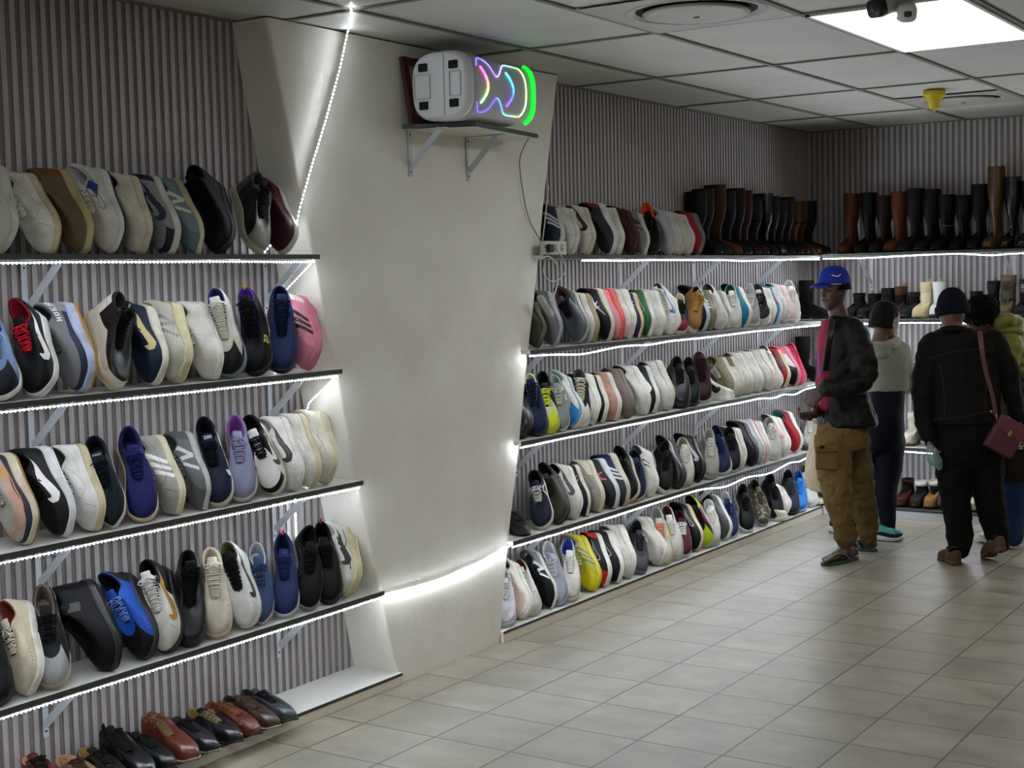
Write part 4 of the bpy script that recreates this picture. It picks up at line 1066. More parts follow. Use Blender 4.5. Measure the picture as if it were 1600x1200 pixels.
for i, (where, row) in enumerate(LEFT):
    for tx, hx, hy, roll, kind, desc, c in row:
        sd += 1
        lean_shoe(tx, hx, hy, ZL[i], roll, kind, c, f'{desc}, {where}', seed=sd)
# leather shoes standing on the low plinth
LE = D(tex='plain', lin='#6b5134', sole='#241a12', out='#15110d', seam=0)
def leather(up, **k): d = dict(LE); d.update(up=up, rough=.28, lace=k.pop('lace', '#15120f'), bow=True, bs=40, bump=.25); d.update(k); return d
LOWS = [
 (118, 1290, -6, 'chukka', 'oxblood leather boot at the left end of the low plinth', leather('#4e1f1d', lin='#a77b48', sole='#1b1310')),
 (180, 1258, -6, 'derby', 'patterned tan shoe half hidden beside the oxblood boot', leather('#8c6a4c', lin='#9a7c58', lace='#3a2a1c')),
 (214, 1244, -5, 'derby', 'black shoe with tan insole, third on the low plinth', leather('#16171a', lin='#8a6437')),
 (242, 1225, -3, 'chukka', 'black leather ankle boot with pull tab on the low plinth', leather('#141518', pull='#141518', lin='#101114')),
 (272, 1208, -2, 'derby', 'black derby with thick laces before the brown chukka', leather('#181a1e', lin='#1c1d20')),
 (308, 1194, 0, 'chukka', 'reddish brown leather chukka with loose tan laces', leather('#5a2a1e', lin='#6e4328', lace='#6b5436', sole='#a59282')),
 (342, 1180, 0, 'derby', 'smooth dark grey-black derby with pale sole edge', leather('#25272c', lin='#3a3a3c', sole='#8f8378')),
 (386, 1166, 0, 'derby', 'shiny black oxford with creased pointed toe', leather('#15171b', lin='#6d5a30', lace='#6e654a')),
 (413, 1152, 0, 'derby', 'crocodile-textured reddish brown shoe', leather('#57291a', bump=1.0, bs=110, lin='#5a2c1c', lace='#6e4526')),
 (441, 1140, 2, 'derby', 'dark brown leather derby with cream sole', leather('#3a2a25', lin='#2a1f1b', sole='#b9a98c', lace='#4a3a28')),
 (467, 1131, 2, 'derby', 'dark grey leather derby, rightmost on the low plinth', leather('#34393d', lin='#22272a', lace='#0f0f10')),
]
def at_px_x(px, z, x):
    lo, hi = .5, 14.
    for _ in range(40):
        m = (lo + hi) / 2; v = Vector((x, m, z)) - EYE
        if 800 + FPX * v.dot(RIGHT) / v.dot(FWD) < px: lo = m
        else: hi = m
    return Vector((x, lo, z))
for px, py, ang, kind, desc, c in LOWS:
    sd += 1; p = at_px_x(px, ZL[4], -3.645)
    flat_shoe(p, ang, ZL[4], kind, c, desc, .285 if kind == 'derby' else .28, 'leather_shoe' if kind == 'derby' else 'leather_boot', 'shoe' if kind == 'derby' else 'boot', WX, sd)
# ---------------------------------------------------------------- shoes right of the pillar
WS = D(up='#d6d4cd', sole='#dedbd2', lin='#55534f', lace='#dddad2')
def w_(**k): d = dict(WS); d.update(k); return d
def b_(**k): d = dict(up='#161719', sole='#e0ded8', lin='#101012', lace='#111113'); d.update(k); return d
SIDE_ROWS = [
 ('on the top side-wall shelf', [
  (872, 862, 309, -16, 'court', 'navy sneaker with three pale stripes behind the power strip', D(up='#262b3c', sole='#c9c9c8', logo='stripes', lc='#c9c9d0', lin='#14161e', lace='#20242f')),
  (898, 882, 317, -20, 'court', 'white sneaker between the navy and black-tick shoes', w_(sole='#d8d5ca')),
  (923, 904, 314, -20, 'court', 'white sneaker with black tick and cream sole', w_(logo='bigtick', lc='#17171a', sole='#cfc9b4')),
  (958, 928, 308, -22, 'runner', 'dark grey running shoe with white sole and red heel', b_(up='#2e2f33', zones=[('heel', '#8c2230')], tex='knit')),
  (970, 948, 314, -26, 'court', 'white sneaker with grey stripes and suede toe', w_(zones=[('toe', '#b7b0a0')], logo='stripes', lc='#a9a9a8')),
  (990, 969, 322, -14, 'runner', 'maroon running shoe before the grey letter N shoe', D(up='#3c1720', sole='#4a1c26', lin='#2a0f17', lace='#5c2431', tex='knit')),
  (1010, 990, 322, -20, 'retro', 'grey suede sneaker with black letter N', D(up='#7e7d7c', sole='#d4d2cc', logo='N', lc='#232325', lin='#3a3a3b', lace='#9a9998')),
  (1020, 1006, 321, 40, 'runner', 'black running shoe with orange collar', b_(zones=[('collar', '#e2502e')], sole='#1a1a1c', lin='#e2502e')),
  (1050, 1030, 320, -14, 'runner', 'light grey knit running shoe beside the orange-collared one', D(up='#a9abae', sole='#c6c8ca', lin='#7e8083', lace='#a3a5a8', tex='knit')),
  (1066, 1044, 324, -18, 'court', 'worn white sneaker, first of three before the red one', w_(sole='#cfc9b8', logo='panel', lc='#c0bdb3')),
  (1080, 1058, 332, -20, 'court', 'white sneaker with grey toe panel before the red one', w_(zones=[('toe', '#c5c4bd')], logo='lines', lc='#b5b3ab')),
  (1094, 1074, 324, -22, 'runner', 'red running shoe with grey sole beside the tall boots', D(up='#8e1f29', sole='#77787a', lin='#3a1216', lace='#a02c35', tex='knit')),
 ]),
 ('on the second side-wall shelf', [
  (842, 826, 476, -10, 'runner', 'dark olive shoe partly behind the pillar edge', D(up='#33362a', sole='#55583c', lin='#20221a', lace='#2a2c22', tex='knit')),
  (868, 845, 443, -16, 'runner', 'grey sneaker with pale sole behind the hanging adapter', D(up='#6a6a6c', sole='#a9a9ae', lin='#4c4c4f', lace='#77777a', bump=.3)),
  (911, 886, 449, 2, 'runner', 'black and grey trail shoe with zigzag laces', D(up='#5b6066', sole='#b7b4ab', out='#2a2a2c', zones=[('collar', '#17181a'), ('rear', '#2c2e31')], lin='#6a4a42', lace='#17171a', logo='panel', lc='#8d9298')),
  (931, 908, 452, -24, 'court', 'white sneaker with tan gum sole', w_(sole='#9c8a66')),
  (954, 926, 441, -22, 'runner', 'black running shoe with white arrow mark and cream sole', b_(sole='#d3cfc0', logo='arrow', lc='#dcdcd8', tex='knit')),
  (973, 948, 443, -26, 'runner', 'pink and coral running shoe', D(up='#c9808a', sole='#e0574a', lin='#b56a74', lace='#d2919a', zones=[('rear', '#e8797b')], logo='lines', lc='#e5b1b4', tex='knit')),
  (987, 966, 446, -24, 'chunky', 'white sneaker with wavy side seams after the coral one', w_(logo='lines', lc='#a9a9aa', lin='#bdbdbb')),
  (1003, 984, 440, -24, 'retro', 'navy sneaker with crossed white stripes and gum sole', D(up='#1b2038', sole='#cbb592', out='#a07d4e', logo='cross', lc='#dcdcdc', lin='#12152a', lace='#20264a')),
  (1019, 999, 443, -24, 'court', 'green suede sneaker with white sole', D(up='#1f5a2c', sole='#dcdad0', lin='#16401f', lace='#2a6a38', logo='tickline', lc='#c9cdb9')),
  (1034, 1014, 441, -24, 'court', 'white ribbed sneaker after the green suede one', w_(logo='stripes4', lc='#c3c1bb')),
  (1046, 1040, 440, 8, 'high', 'white high-top with large blue tick', w_(logo='bigtick', lc='#203f96', k=1.05)),
  (1062, 1058, 450, 60, 'skate', 'black and red canvas shoe with open cream collar', b_(up='#1c1a1b', zones=[('toe', '#7a2333')], lin='#c9bfa0', sole='#cfc8b4')),
  (1083, 1070, 452, 86, 'mid', 'mustard suede shoe turned on its side', D(up='#8a6531', sole='#d8d2c2', lin='#17110b', lace='#b48a4a')),
  (1099, 1077, 437, -20, 'runner', 'black running shoe with HOKA lettering down its side', b_(up='#1a1b1e', sole='#bcc2cc', text=('HOKA', .2, .3, .022, 1, .09), tc='#e0e0e0', tex='knit')),
  (1111, 1092, 444, -24, 'court', 'green suede sneaker with three cream stripes and gum sole', D(up='#3f7a5e', sole='#7f6c48', logo='stripes', lc='#dcd8c4', lin='#2c5541', lace='#cfcbb5')),
  (1128, 1106, 442, 20, 'court', 'white lace-up sneaker beside the green striped one', w_()),
  (1139, 1120, 443, -22, 'retro', 'grey and white sneaker with beige toe', D(up='#9d958f', sole='#d8d5ce', lin='#3e3a38', lace='#b7b0aa', zones=[('toe', '#a99480')], logo='panel', lc='#7c7674')),
  (1149, 1134, 441, 48, 'court', 'white lace-up sneaker before the teal one', w_(lin='#23543a')),
  (1166, 1143, 442, -14, 'runner', 'teal blue running shoe with black collar', D(up='#1a6c86', sole='#dad8d0', lin='#101416', lace='#d2d0c8', zones=[('collar', '#141a1c')], tex='knit')),
  (1178, 1166, 447, 52, 'runner', 'grey running shoe with pale laces after the teal one', D(up='#8b8a86', sole='#c9c7c0', lin='#c2c0ba', lace='#dcdad4', tex='knit')),
  (1198, 1182, 441, 40, 'court', 'black-fronted sneaker with white side', w_(zones=[('eye', '#121214'), ('toebox', '#1a1a1c'), ('collar', '#141416')], lace='#101012', lin='#3d3a33')),
  (1207, 1190, 438, -24, 'court', 'plain cream-white sneaker before the teal and pink one', w_(up='#dedccf')),
  (1217, 1200, 438, -26, 'runner', 'teal and plum running shoe with pale sole', D(up='#2f7896', sole='#c9d4dd', lin='#22556b', lace='#3d86a4', zones=[('side', '#6a4a5c')], tex='knit')),
  (1227, 1210, 437, -20, 'chunky', 'white sneaker with faint pink edge', w_(up='#dcd6d2', sole='#e4c9c8')),
  (1237, 1222, 436, 48, 'chunky', 'big white lace-up sneaker next to the black ankle boot', w_(up='#d9d2cd', lin='#cfc9c4')),
 ]),
 ('on the third side-wall shelf', [
  (829, 814, 604, 10, 'court', 'black leather shoe half behind the pillar edge', b_(sole='#1a1a1c', rough=.35)),
  (843, 826, 592, 44, 'mid', 'navy knit mid-top shoe with pale lining', D(up='#1b2141', sole='#1a1f38', lin='#c6cba8', lace='#1a2040', tex='knit')),
  (860, 842, 590, 50, 'runner', 'black and lime running shoe with yellow laces', D(up='#17181a', sole='#bcc832', zones=[('toebox', '#c5c7a0'), ('toe', '#c8d432')], lin='#121214', lace='#cfdc3a')),
  (881, 862, 588, 50, 'retro', 'grey sneaker with white letter N after the lime one', D(up='#7b807e', sole='#cdd0c8', logo='N', lc='#d6d6d2', lin='#9aa69c', lace='#b5b8ae')),
  (903, 878, 584, 8, 'runner', 'white running shoe with blue forefoot', w_(zones=[('toe', '#2d78ac'), ('mud', '#5a98bd')], lin='#9fb3b8')),
  (909, 894, 584, 60, 'mid', 'black and white sneaker with gold lace loops', b_(up='#19191b', zones=[('toe', '#c9c6bc')], lace='#bcb49a', lin='#3c3b3a')),
  (923, 906, 584, -18, 'chunky', 'white sneaker with yellow and lilac accents', w_(logo='panel', lc='#b7a3d6', logo2='dots', lc2='#d9c12c', zones=[('heel', '#c7dcb4')])),
  (944, 924, 586, -22, 'skate', 'black sneaker with cream sole before the pink suede one', b_(sole='#dcd7c4')),
  (962, 938, 581, -22, 'court', 'dusty pink suede sneaker', D(up='#b58c79', sole='#d3cdc4', lin='#4a3530', lace='#c39e8c')),
  (986, 958, 573, -16, 'court', 'taupe sneaker with taupe sole', D(up='#6e625a', sole='#73685f', lin='#4f453f', lace='#645850')),
  (1009, 980, 570, -16, 'runner', 'white mesh sneaker after the taupe one', w_(lin='#2f2d2d', logo='lines', lc='#b7b7b8')),
  (1025, 1001, 563, -22, 'court', 'black sneaker with outlined white tick', b_(logo='tick', lc='#dededc', zones=[('heeltab', '#b8c0be')])),
  (1047, 1018, 560, -22, 'chunky', 'white leather sneaker with window sole before the black ones', w_(logo='tickline', lc='#c0bfba', sole='#d5d2c6')),
  (1066, 1048, 561, 58, 'chunky', 'black sneaker with ribbed heel and red dot', b_(sole='#1a1b1d', logo='lines', lc='#7b7d80', rough=.35)),
  (1086, 1072, 566, 58, 'runner', 'black running shoe squeezed beside the ribbed one', b_(sole='#17181a')),
  (1096, 1082, 558, 46, 'high', 'dark maroon high-top with pale sole', D(up='#33181b', sole='#d7d3c9', lin='#3d1d20', lace='#2c1417')),
  (1150, 1124, 557, -16, 'court', 'cream and olive sneaker behind the white high-top', D(up='#8a8266', sole='#d9d5c8', lin='#6a6450', lace='#d3cfc0')),
  (1156, 1132, 556, -22, 'court', 'white sneaker with brown snake-pattern heel', w_(zones=[('rear', '#6d5c50')], sole='#d4cdb6')),
  (1173, 1146, 547, -22, 'court', 'white sneaker with double tick outline, first of the white trio', w_(logo='tickline', lc='#b9b8b4')),
  (1189, 1162, 546, -22, 'court', 'plain white leather sneaker, middle of the white trio', w_()),
  (1204, 1178, 547, -22, 'chunky', 'white sneaker with grey panels, last of the white trio', w_(logo='panel', lc='#a9a9a6')),
  (1214, 1194, 546, 24, 'mid', 'white knit mid-top before the red sneaker', w_(tex='knit', zones=[('heel', '#c9d2dc')])),
  (1231, 1208, 541, -18, 'court', 'red sneaker with cream sole', D(up='#a3261f', sole='#cfc4a2', lin='#e9eaea', lace='#b5352c', logo='tick', lc='#191416')),
  (1243, 1216, 541, -22, 'runner', 'black running shoe with pink sole and white panel', b_(sole='#df8a9e', zones=[('rear', '#d85a78'), ('side', '#d9d5d0')], logo='lines', lc='#cfcfce')),
  (1249, 1232, 539, 30, 'mid', 'hot pink knit shoe next to the black ankle boots', D(up='#cc3f5c', sole='#c33a57', lin='#b03049', lace='#d9627a', tex='knit')),
 ]),
 ('on the fourth side-wall shelf', [
  (850, 834, 726, 34, 'skate', 'navy skate shoe with white side wave', D(up='#1b2032', sole='#e0ddd4', logo='wave', lc='#e2e0da', lin='#0f1118', lace='#c9c6c0')),
  (880, 860, 729, 22, 'runner', 'dark olive knit slip-on sneaker', D(up='#34332a', sole='#2c2b24', lin='#1f1e18', lace='#2c2b24', tex='knit')),
  (900, 876, 721, -8, 'court', 'white sneaker with small black tick after the olive one', w_(logo='tick', lc='#17171a', lin='#1b1b1d')),
  (918, 892, 722, -22, 'retro', 'black sneaker with crossed yellow stripes', D(up='#1a1c26', sole='#dad8d2', out='#8c6a3e', logo='cross', lc='#dba526', lin='#14151c', lace='#1a1c26')),
  (939, 911, 717, -20, 'court', 'grey suede sneaker with cream heel', D(up='#8f8b7e', sole='#d4ceb2', zones=[('rear', '#c5bfae')], logo='tick', lc='#77736a', lin='#6c6960', lace='#a29e92')),
  (963, 932, 719, -20, 'runner', 'charcoal running shoe with pink letter mark', D(up='#2c2d30', sole='#d8d9dc', logo='A', lc='#d23c62', lin='#1c1d20', lace='#35363a', tex='knit')),
  (976, 946, 710, -24, 'runner', 'dark slate running shoe with three pale stripes', D(up='#2c3338', sole='#c9c6b8', zones=[('rear', '#1c2748')], logo='stripes', lc='#bcc4c9', lin='#181f36', lace='#2c3338', tex='knit')),
  (986, 972, 692, 20, 'runner', 'black running shoe with lime and orange sole', b_(sole='#bfc7a8', out='#b5502e', lin='#101011', tex='knit')),
  (1001, 988, 700, 50, 'retro', 'navy suede shoe hidden behind the white one', D(up='#1a2440', sole='#c5c2b9', lin='#141b30', lace='#1a2440')),
  (1013, 996, 687, 2, 'court', 'white sneaker with black side slashes', w_(logo='bars2', lc='#231f20')),
  (1041, 1024, 694, 84, 'runner', 'black shoe with white sole lying against the shelf', b_(up='#15181c')),
  (1058, 1034, 680, 10, 'runner', 'black leather sneaker with bold rounded toe', b_(sole='#16171a', rough=.35)),
  (1073, 1058, 677, 56, 'court', 'cream sneaker with cream laces between two black shoes', w_(up='#c9c4b8', sole='#b8b3a6', lin='#8c8478')),
  (1094, 1072, 673, -10, 'runner', 'black shoe with grey tick before the grey lace-up', b_(sole='#18191b', logo='tick', lc='#8e9093')),
  (1111, 1098, 666, 56, 'runner', 'silver-grey sneaker with knotted pale laces', D(up='#a5a39b', sole='#b8b49c', lin='#8d8c88', lace='#d0cec6')),
  (1136, 1120, 664, 36, 'runner', 'navy blue knit running shoe with white sole', D(up='#1b2447', sole='#dcdcdc', lin='#141c38', lace='#1b2447', tex='knit')),
  (1149, 1134, 659, 52, 'court', 'black suede shoe half covered by a cream one', b_(sole='#d5d1c4')),
  (1160, 1143, 657, -24, 'runner', 'plain cream-white running shoe between black shoes', w_(up='#d0ccbf', tex='knit')),
  (1176, 1150, 656, -10, 'runner', 'black running shoe with small eyelets', b_(sole='#15161a', logo='dots', lc='#c9c9c9')),
  (1189, 1160, 648, -22, 'runner', 'light grey running shoe with pink sole line', D(up='#b9bac0', sole='#dcdada', out='#d8506a', logo='tick', lc='#8f8f96', lin='#a3a4aa', lace='#c6c7cc', tex='knit')),
  (1199, 1176, 647, -22, 'court', 'white sneaker after the pink-lined grey one', w_()),
  (1211, 1194, 648, 50, 'court', 'soft grey-white lace-up sneaker', w_(up='#c5c3bc', lin='#9a9892')),
  (1229, 1206, 647, -8, 'runner', 'white running shoe with pink tick', w_(logo='tick', lc='#c98a9c', tex='knit')),
  (1248, 1222, 633, -12, 'runner', 'red running shoe with white sole and teal lining', D(up='#9c1f28', sole='#dedbd4', lin='#2f8076', lace='#2f8076', zones=[('rear', '#7d2a2c')], tex='knit')),
  (1263, 1254, 652, 70, 'mid', 'silver snake-pattern shoe next to the man', D(up='#a9a79f', sole='#4c4543', lin='#6c6a64', lace='#c9c7c0', bump=1, bs=120)),
 ]),
 ('on the low side-wall plinth', [
  (797, 790, 905, 66, 'runner', 'white and lilac running shoe, first after the pillar', w_(up='#cfcdd6', sole='#bfbfc9', lin='#cfcdd6')),
  (821, 796, 880, 14, 'runner', 'cream ribbed knit sneaker with pink forefoot', w_(up='#dad4c6', zones=[('toebox', '#d8b8ac')], logo='lines', lc='#bab3a3', tex='knit')),
  (834, 812, 887, 44, 'court', 'white sneaker with patterned brown lining', w_(lin='#6b3a25')),
  (862, 826, 858, 4, 'retro', 'black sneaker with grey heel and pale letter N', b_(zones=[('rear', '#74777b')], logo='N', lc='#c9c9c9', lin='#4a4a4c')),
  (876, 852, 851, 46, 'runner', 'lilac-grey running shoe between black and white ones', D(up='#8d8f9a', sole='#a8aab6', lin='#d0d0d3', lace='#b7b9c2', tex='knit')),
  (886, 870, 848, 62, 'runner', 'white running shoe with blue lining and bow laces', w_(lin='#2b3c8f', sole='#d8d5bd')),
  (931, 900, 834, -2, 'runner', 'bright yellow-green shoe with three grey stripes', D(up='#a9a93a', sole='#d3c41c', zones=[('toe', '#cfc21e'), ('collar', '#a3a39a'), ('heel', '#d8cf1c')], logo='stripes', lc='#6d6a44', lin='#8d8a83', lace='#c0bc8a', tex='knit')),
  (949, 924, 822, -16, 'court', 'red and black sneaker with white sole', b_(zones=[('toe', '#a3241e'), ('heel', '#b8281f')], logo='tickline', lc='#dedede')),
  (966, 942, 827, -20, 'runner', 'black running shoe with cream tick before the white one', b_(logo='tickline', lc='#cfcba6')),
  (983, 958, 820, -18, 'chunky', 'white mesh running shoe with bulging sole', w_(logo='panel', lc='#bdbdb9')),
  (1001, 982, 832, 78, 'runner', 'dark grey shoe with open collar', D(up='#303237', sole='#6b6d70', lin='#15161a', lace='#2a2c31', zones=[('toe', '#4b4e54')])),
  (1041, 1008, 812, 0, 'chunky', 'large white sneaker with green-tinted collar', w_(logo='panel', lc='#bcbfb9', lin='#a8b8a6')),
  (1036, 1014, 794, 46, 'runner', 'pale grey shoe with lime and orange forefoot', D(up='#b7b6b2', sole='#c3c9a0', zones=[('side', '#c6d435'), ('toe', '#cfcab8')], lin='#8e8c88', lace='#e0805a')),
  (1056, 1030, 785, 46, 'court', 'grey-white leather sneaker with brown printed lining', w_(up='#cfcdc8', lin='#5c3328')),
  (1072, 1056, 795, 60, 'skate', 'maroon shoe with white laces', D(up='#4d1a26', sole='#cfcfce', lin='#35121a', lace='#e0dedb')),
  (1091, 1064, 787, -6, 'runner', 'black running shoe with thin white tick and orange edge', b_(logo='tickline', lc='#dedcd8', sole='#cfc9ac', out='#c0612f')),
  (1108, 1080, 780, 24, 'runner', 'black, maroon and lime shoe', b_(zones=[('rear', '#a9c41e'), ('side', '#7a1a2a'), ('toe', '#9cba1c')], sole='#bfc0a8')),
  (1116, 1100, 780, 58, 'court', 'white lace-up sneaker with rope-like laces', w_(lin='#c6c6c6')),
  (1136, 1110, 772, 0, 'runner', 'charcoal running shoe with wide white sole', D(up='#45484a', sole='#dddad0', lin='#26282a', lace='#101113')),
  (1147, 1126, 768, 50, 'retro', 'navy and white sneaker with navy laces', D(up='#202a55', sole='#cdcdcb', lin='#cfcfd2', lace='#1b2550', zones=[('heel', '#dadada')])),
  (1169, 1150, 762, 60, 'runner', 'black running shoe with grey heel counter and white sole', b_(zones=[('heel', '#9a9aa0')])),
  (1194, 1168, 752, 64, 'court', 'camouflage sneaker with grey-lilac sole', D(up='#5a5340', tex='camo', sole='#9c9aa6', lin='#2b2822', lace='#4a4536')),
  (1216, 1192, 747, 60, 'runner', 'black running shoe behind the cream upright sneaker', b_(sole='#17181a', tex='knit')),
  (1224, 1208, 762, 4, 'runner', 'white sneaker with pink and green tint', w_(up='#d9d2d0', zones=[('heel', '#b8d3c6')])),
  (1238, 1222, 733, 50, 'runner', 'charcoal and navy running shoe', D(up='#2d2c36', sole='#2c2b30', lin='#1a1a1f', lace='#35353c')),
  (1247, 1238, 735, 54, 'runner', 'bright blue running shoe near the corner', D(up='#2a72bf', sole='#a9c4de', lin='#1e4f86', lace='#3a84cf', tex='knit')),
  (1269, 1252, 730, 40, 'runner', 'white running shoe, last before the tote bag', w_(logo='lines', lc='#9fa4ac')),
 ]),
]
for i, (where, row) in enumerate(SIDE_ROWS):
    for tx, hx, hy, roll, kind, desc, c in row:
        sd += 1
        lean_shoe(tx, hx, hy, ZR[i], roll, kind, c, f'{desc}, {where}', seed=sd)
def flat_px(px, py, z, ang, kind, c, label, L=.28, name='sneaker', cat='shoe', wall=WX, xcap=None, **k):
    global sd
    sd += 1; p = on_z(px, py, z)
    if xcap is not None: p = on_x(px, py, xcap)
    return flat_shoe(p, ang, z, kind, c, label, L, name, cat, wall, sd, **k)
def side_flat(px, i, kind, c, label, ang=-35, L=.28, x=-3.70, name='sneaker', cat='shoe', **k):
    global sd
    sd += 1
    return flat_shoe(at_px_x(px, ZR[i], x), ang, ZR[i], kind, c, label, L, name, cat, WX, sd, **k)
side_flat(1147, 2, 'high', w_(logo='tick', lc='#17171a'), 'white high-top standing upright on its sole on the third side-wall shelf', 12, .27, -3.69)
side_flat(826, 3, 'derby', D(up='#1b1d22', sole='#232428', lin='#14151a', lace='#2a2c31', rough=.4), 'black lace-up shoe standing at the pillar end of the fourth side-wall shelf', -30, .27, -3.72, 'leather_shoe')
side_flat(1234, 4, 'court', w_(up='#cfc5ae', sole='#d8d0bc', lin='#b5aa92', lace='#d8cfba'), 'cream sneaker standing upright on the side-wall plinth', 4, .27, -3.70)
side_flat(1291, 4, 'derby', D(up='#cfcab8', sole='#141416', lin='#1a1a1c', lace=None, rough=.5), 'black-soled cream flat shoe at the plinth corner', 0, .26, -3.70, 'flat_shoe')
BT = D(foot=.86, tex='plain', seam=0, lace=None, rough=.52, sole='#141210', out='#0f0e0d', lin='#1a1614', bump=.35, bs=40)
def bt(up, shaft, **k): d = dict(BT); d.update(up=up, shaft=shaft); d.update(k); return d
def side_boot(px, i, H, up, label, ang=-6, L=.27, x=-3.72, r=(.074, .056), kind='boot', lean=0, nm='tall_boot', **k):
    global sd
    sd += 1; H *= 1.06
    return flat_shoe(at_px_x(px, ZR[i], x), ang, ZR[i], kind, bt(up, (H, r[0], r[1], lean, .002), **k), label, L, nm, 'boot', WX, sd)
# tall boots on the top side-wall shelf: (toe px, height, colour, words)
TALL = [
 (1126, .37, '#141312', 'black tall boot first after the red running shoe', {}),
 (1140, .39, '#222122', 'charcoal suede tall boot behind the first brown one', {}),
 (1157, .42, '#3a1f14', 'reddish brown tall boot with tan front panel', dict(zones=[('front', '#5a3016')])),
 (1172, .385, '#1b1b1d', 'dull black tall boot with slouching shaft', {}),
 (1186, .41, '#27130f', 'dark maroon-brown tall boot', {}),
 (1199, .40, '#35141a', 'wine red tall boot with flared top', {}),
 (1214, .355, '#1a1b18', 'black tall boot with olive creases', {}),
 (1228, .395, '#101112', 'glossy black tall boot in mid row', dict(rough=.22)),
 (1240, .38, '#18181a', 'black leather tall boot with ankle straps', dict(strapc='#26262a')),
 (1252, .36, '#131314', 'plain black tall boot before the paper-stuffed one', {}),
 (1262, .385, '#26140d', 'dark brown tall boot stuffed with yellow paper', {}),
 (1272, .36, '#40260f', 'tan-brown slouch boot near the corner', dict(rough=.6)),
 (1283, .365, '#452a10', 'mustard-brown suede boot near the corner', dict(rough=.7)),
 (1296, .37, '#17110d', 'black boot with pale sole edge in the corner', dict(sole='#6e675c')),
]
side_tops = {}
for px, H, up, lab, k in TALL:
    o = side_boot(px, 0, H, up, lab + ' on the top side-wall shelf', ang=random.Random(px).uniform(-8, 4), **k); side_tops[px] = (o, H)
def paper(o, H, label, col='#c9b82a', s=.045, dx=.085, nm='crumpled_paper'):
    m = MB().ball((0, 0, 0), (s, s * .85, s * .7), 14, 9); r = random.Random(3)
    m.v = [v * (1 + .35 * noise.noise(v * 60)) for v in m.v]
    q = m.build(nm, mat(col, .9, bump=1, scale=60), smooth=False)
    q.location = o.location + Vector(dx) if not isinstance(dx, float) else o.location + Vector((dx, 0, H + .004))
    tag(q, label, 'paper'); return q
paper(*side_tops[1262], 'crumpled yellow paper sticking out of a dark brown boot')
paper(*side_tops[1296], 'crumpled yellow paper in the corner boot on the top shelf', '#a3962a')
# ankle boots at the ends of the lower shelves
side_boot(1296, 1, .27, '#151517', 'black leather ankle boot after the white sneakers on the second side-wall shelf', -14, .29, -3.70, (.06, .05), 'ankle', nm='ankle_boot')
side_boot(1290, 2, .30, '#131315', 'black boot beside the hot pink shoe on the third side-wall shelf', -10, .28, -3.71, (.058, .05), 'ankle', nm='ankle_boot')
# boots on the back wall, toes to the camera
def back_boot(px, i, H, up, label, ang=-90, L=.26, r=(.068, .064), kind='boot', nm='tall_boot', y=9.645, lean=0, **k):
    global sd
    sd += 1; H *= 1.06; p = on_y(px, 400, y); z = ZB[i] if i < 4 else ZB[4] + .03
    return flat_shoe((p.x, y, z), ang, z, kind, bt(up, (H, r[0], r[1], lean, .002), **k), label, L, nm, 'boot', None, sd)
BACK0 = [
 (1313, .40, '#4a2415', 'chestnut brown tall boot, leftmost on the back top shelf', dict(ang=-96)),
 (1342, .40, '#131213', 'black tall boot right of the chestnut one', dict(ang=-102)),
 (1362, .375, '#2e1a15', 'dark brown tall boot before the russet one', dict(ang=-104)),
 (1384, .395, '#532a18', 'russet brown tall boot', dict(ang=-106)),
 (1408, .41, '#1e1e20', 'grey-black tall boot with wide calf', dict(ang=-112, rough=.6)),
 (1430, .40, '#171718', 'black suede tall boot in the middle', dict(ang=-112)),
 (1450, .36, '#131314', 'black tall boot with side buckles', dict(ang=-108, strapc='#55565a')),
 (1492, .35, '#121213', 'short black boot standing alone', dict(ang=-100)),
 (1514, .415, '#101112', 'black tall boot beside the bronze one', dict(ang=-98)),
 (1533, .52, '#4b371f', 'bronze-brown tall boot with folded top, tallest of the row', dict(ang=-100, rough=.3)),
 (1561, .45, '#15161a', 'glossy black tall boot right of the bronze one', dict(ang=-98, rough=.22, r=(.07, .064))),
 (1588, .42, '#17181a', 'black tall boot with notched top at the right edge', dict(ang=-98, rough=.25, r=(.066, .06))),
]
for px, H, up, lab, k in BACK0: back_boot(px, 0, H, up, lab + ' on the back wall', **k)
AN = dict(kind='ankle', nm='ankle_boot', r=(.060, .052))
BACK1 = [
 (1327, .17, '#141415', 'black ankle boot just right of the man', dict(ang=-95)),
 (1345, .165, '#151517', 'black ankle boot with pull loops', dict(ang=-108, shpull='#151517')),
 (1366, .20, '#17181a', 'wrinkled black ankle boot', dict(ang=-110)),
 (1389, .21, '#4a2716', 'brown ankle boot with elastic side', dict(ang=-96, shpull='#6a4023')),
 (1410, .17, '#23252a', 'shiny grey-black ankle boot before the cream pair', dict(ang=-95)),
 (1429, .235, '#cdbf96', 'cream suede boot with fleece sole', dict(ang=-96, sole='#b7a67c', out='#8f8060', shpull='#d8ccab', lin='#d8ccab', rough=.8)),
 (1452, .235, '#cfd0cf', 'white boot with thick black sole', dict(ang=-82, sole='#17171a', shpull='#d9d9d8', lin='#d9d9d8', rough=.6)),
 (1486, .16, '#141416', 'black ankle boot behind the beanie', dict()),
 (1514, .17, '#121214', 'black ankle boot above the curly hair', dict()),
 (1541, .235, '#15161b', 'black lace-up combat boot with pull loop', dict(blace='#3a3d46', shpull='#15161b')),
 (1564, .27, '#5b5140', 'grey-brown hiking boot with open padded collar', dict(blace='#1b1712', sole='#2a2420', out='#1c1815', L=.29, r=(.068, .06), rough=.8, lin='#4f4b3f')),
 (1592, .24, '#17181c', 'black combat boot at the right edge', dict(blace='#8d8f96', sole='#1b1b1e')),
]
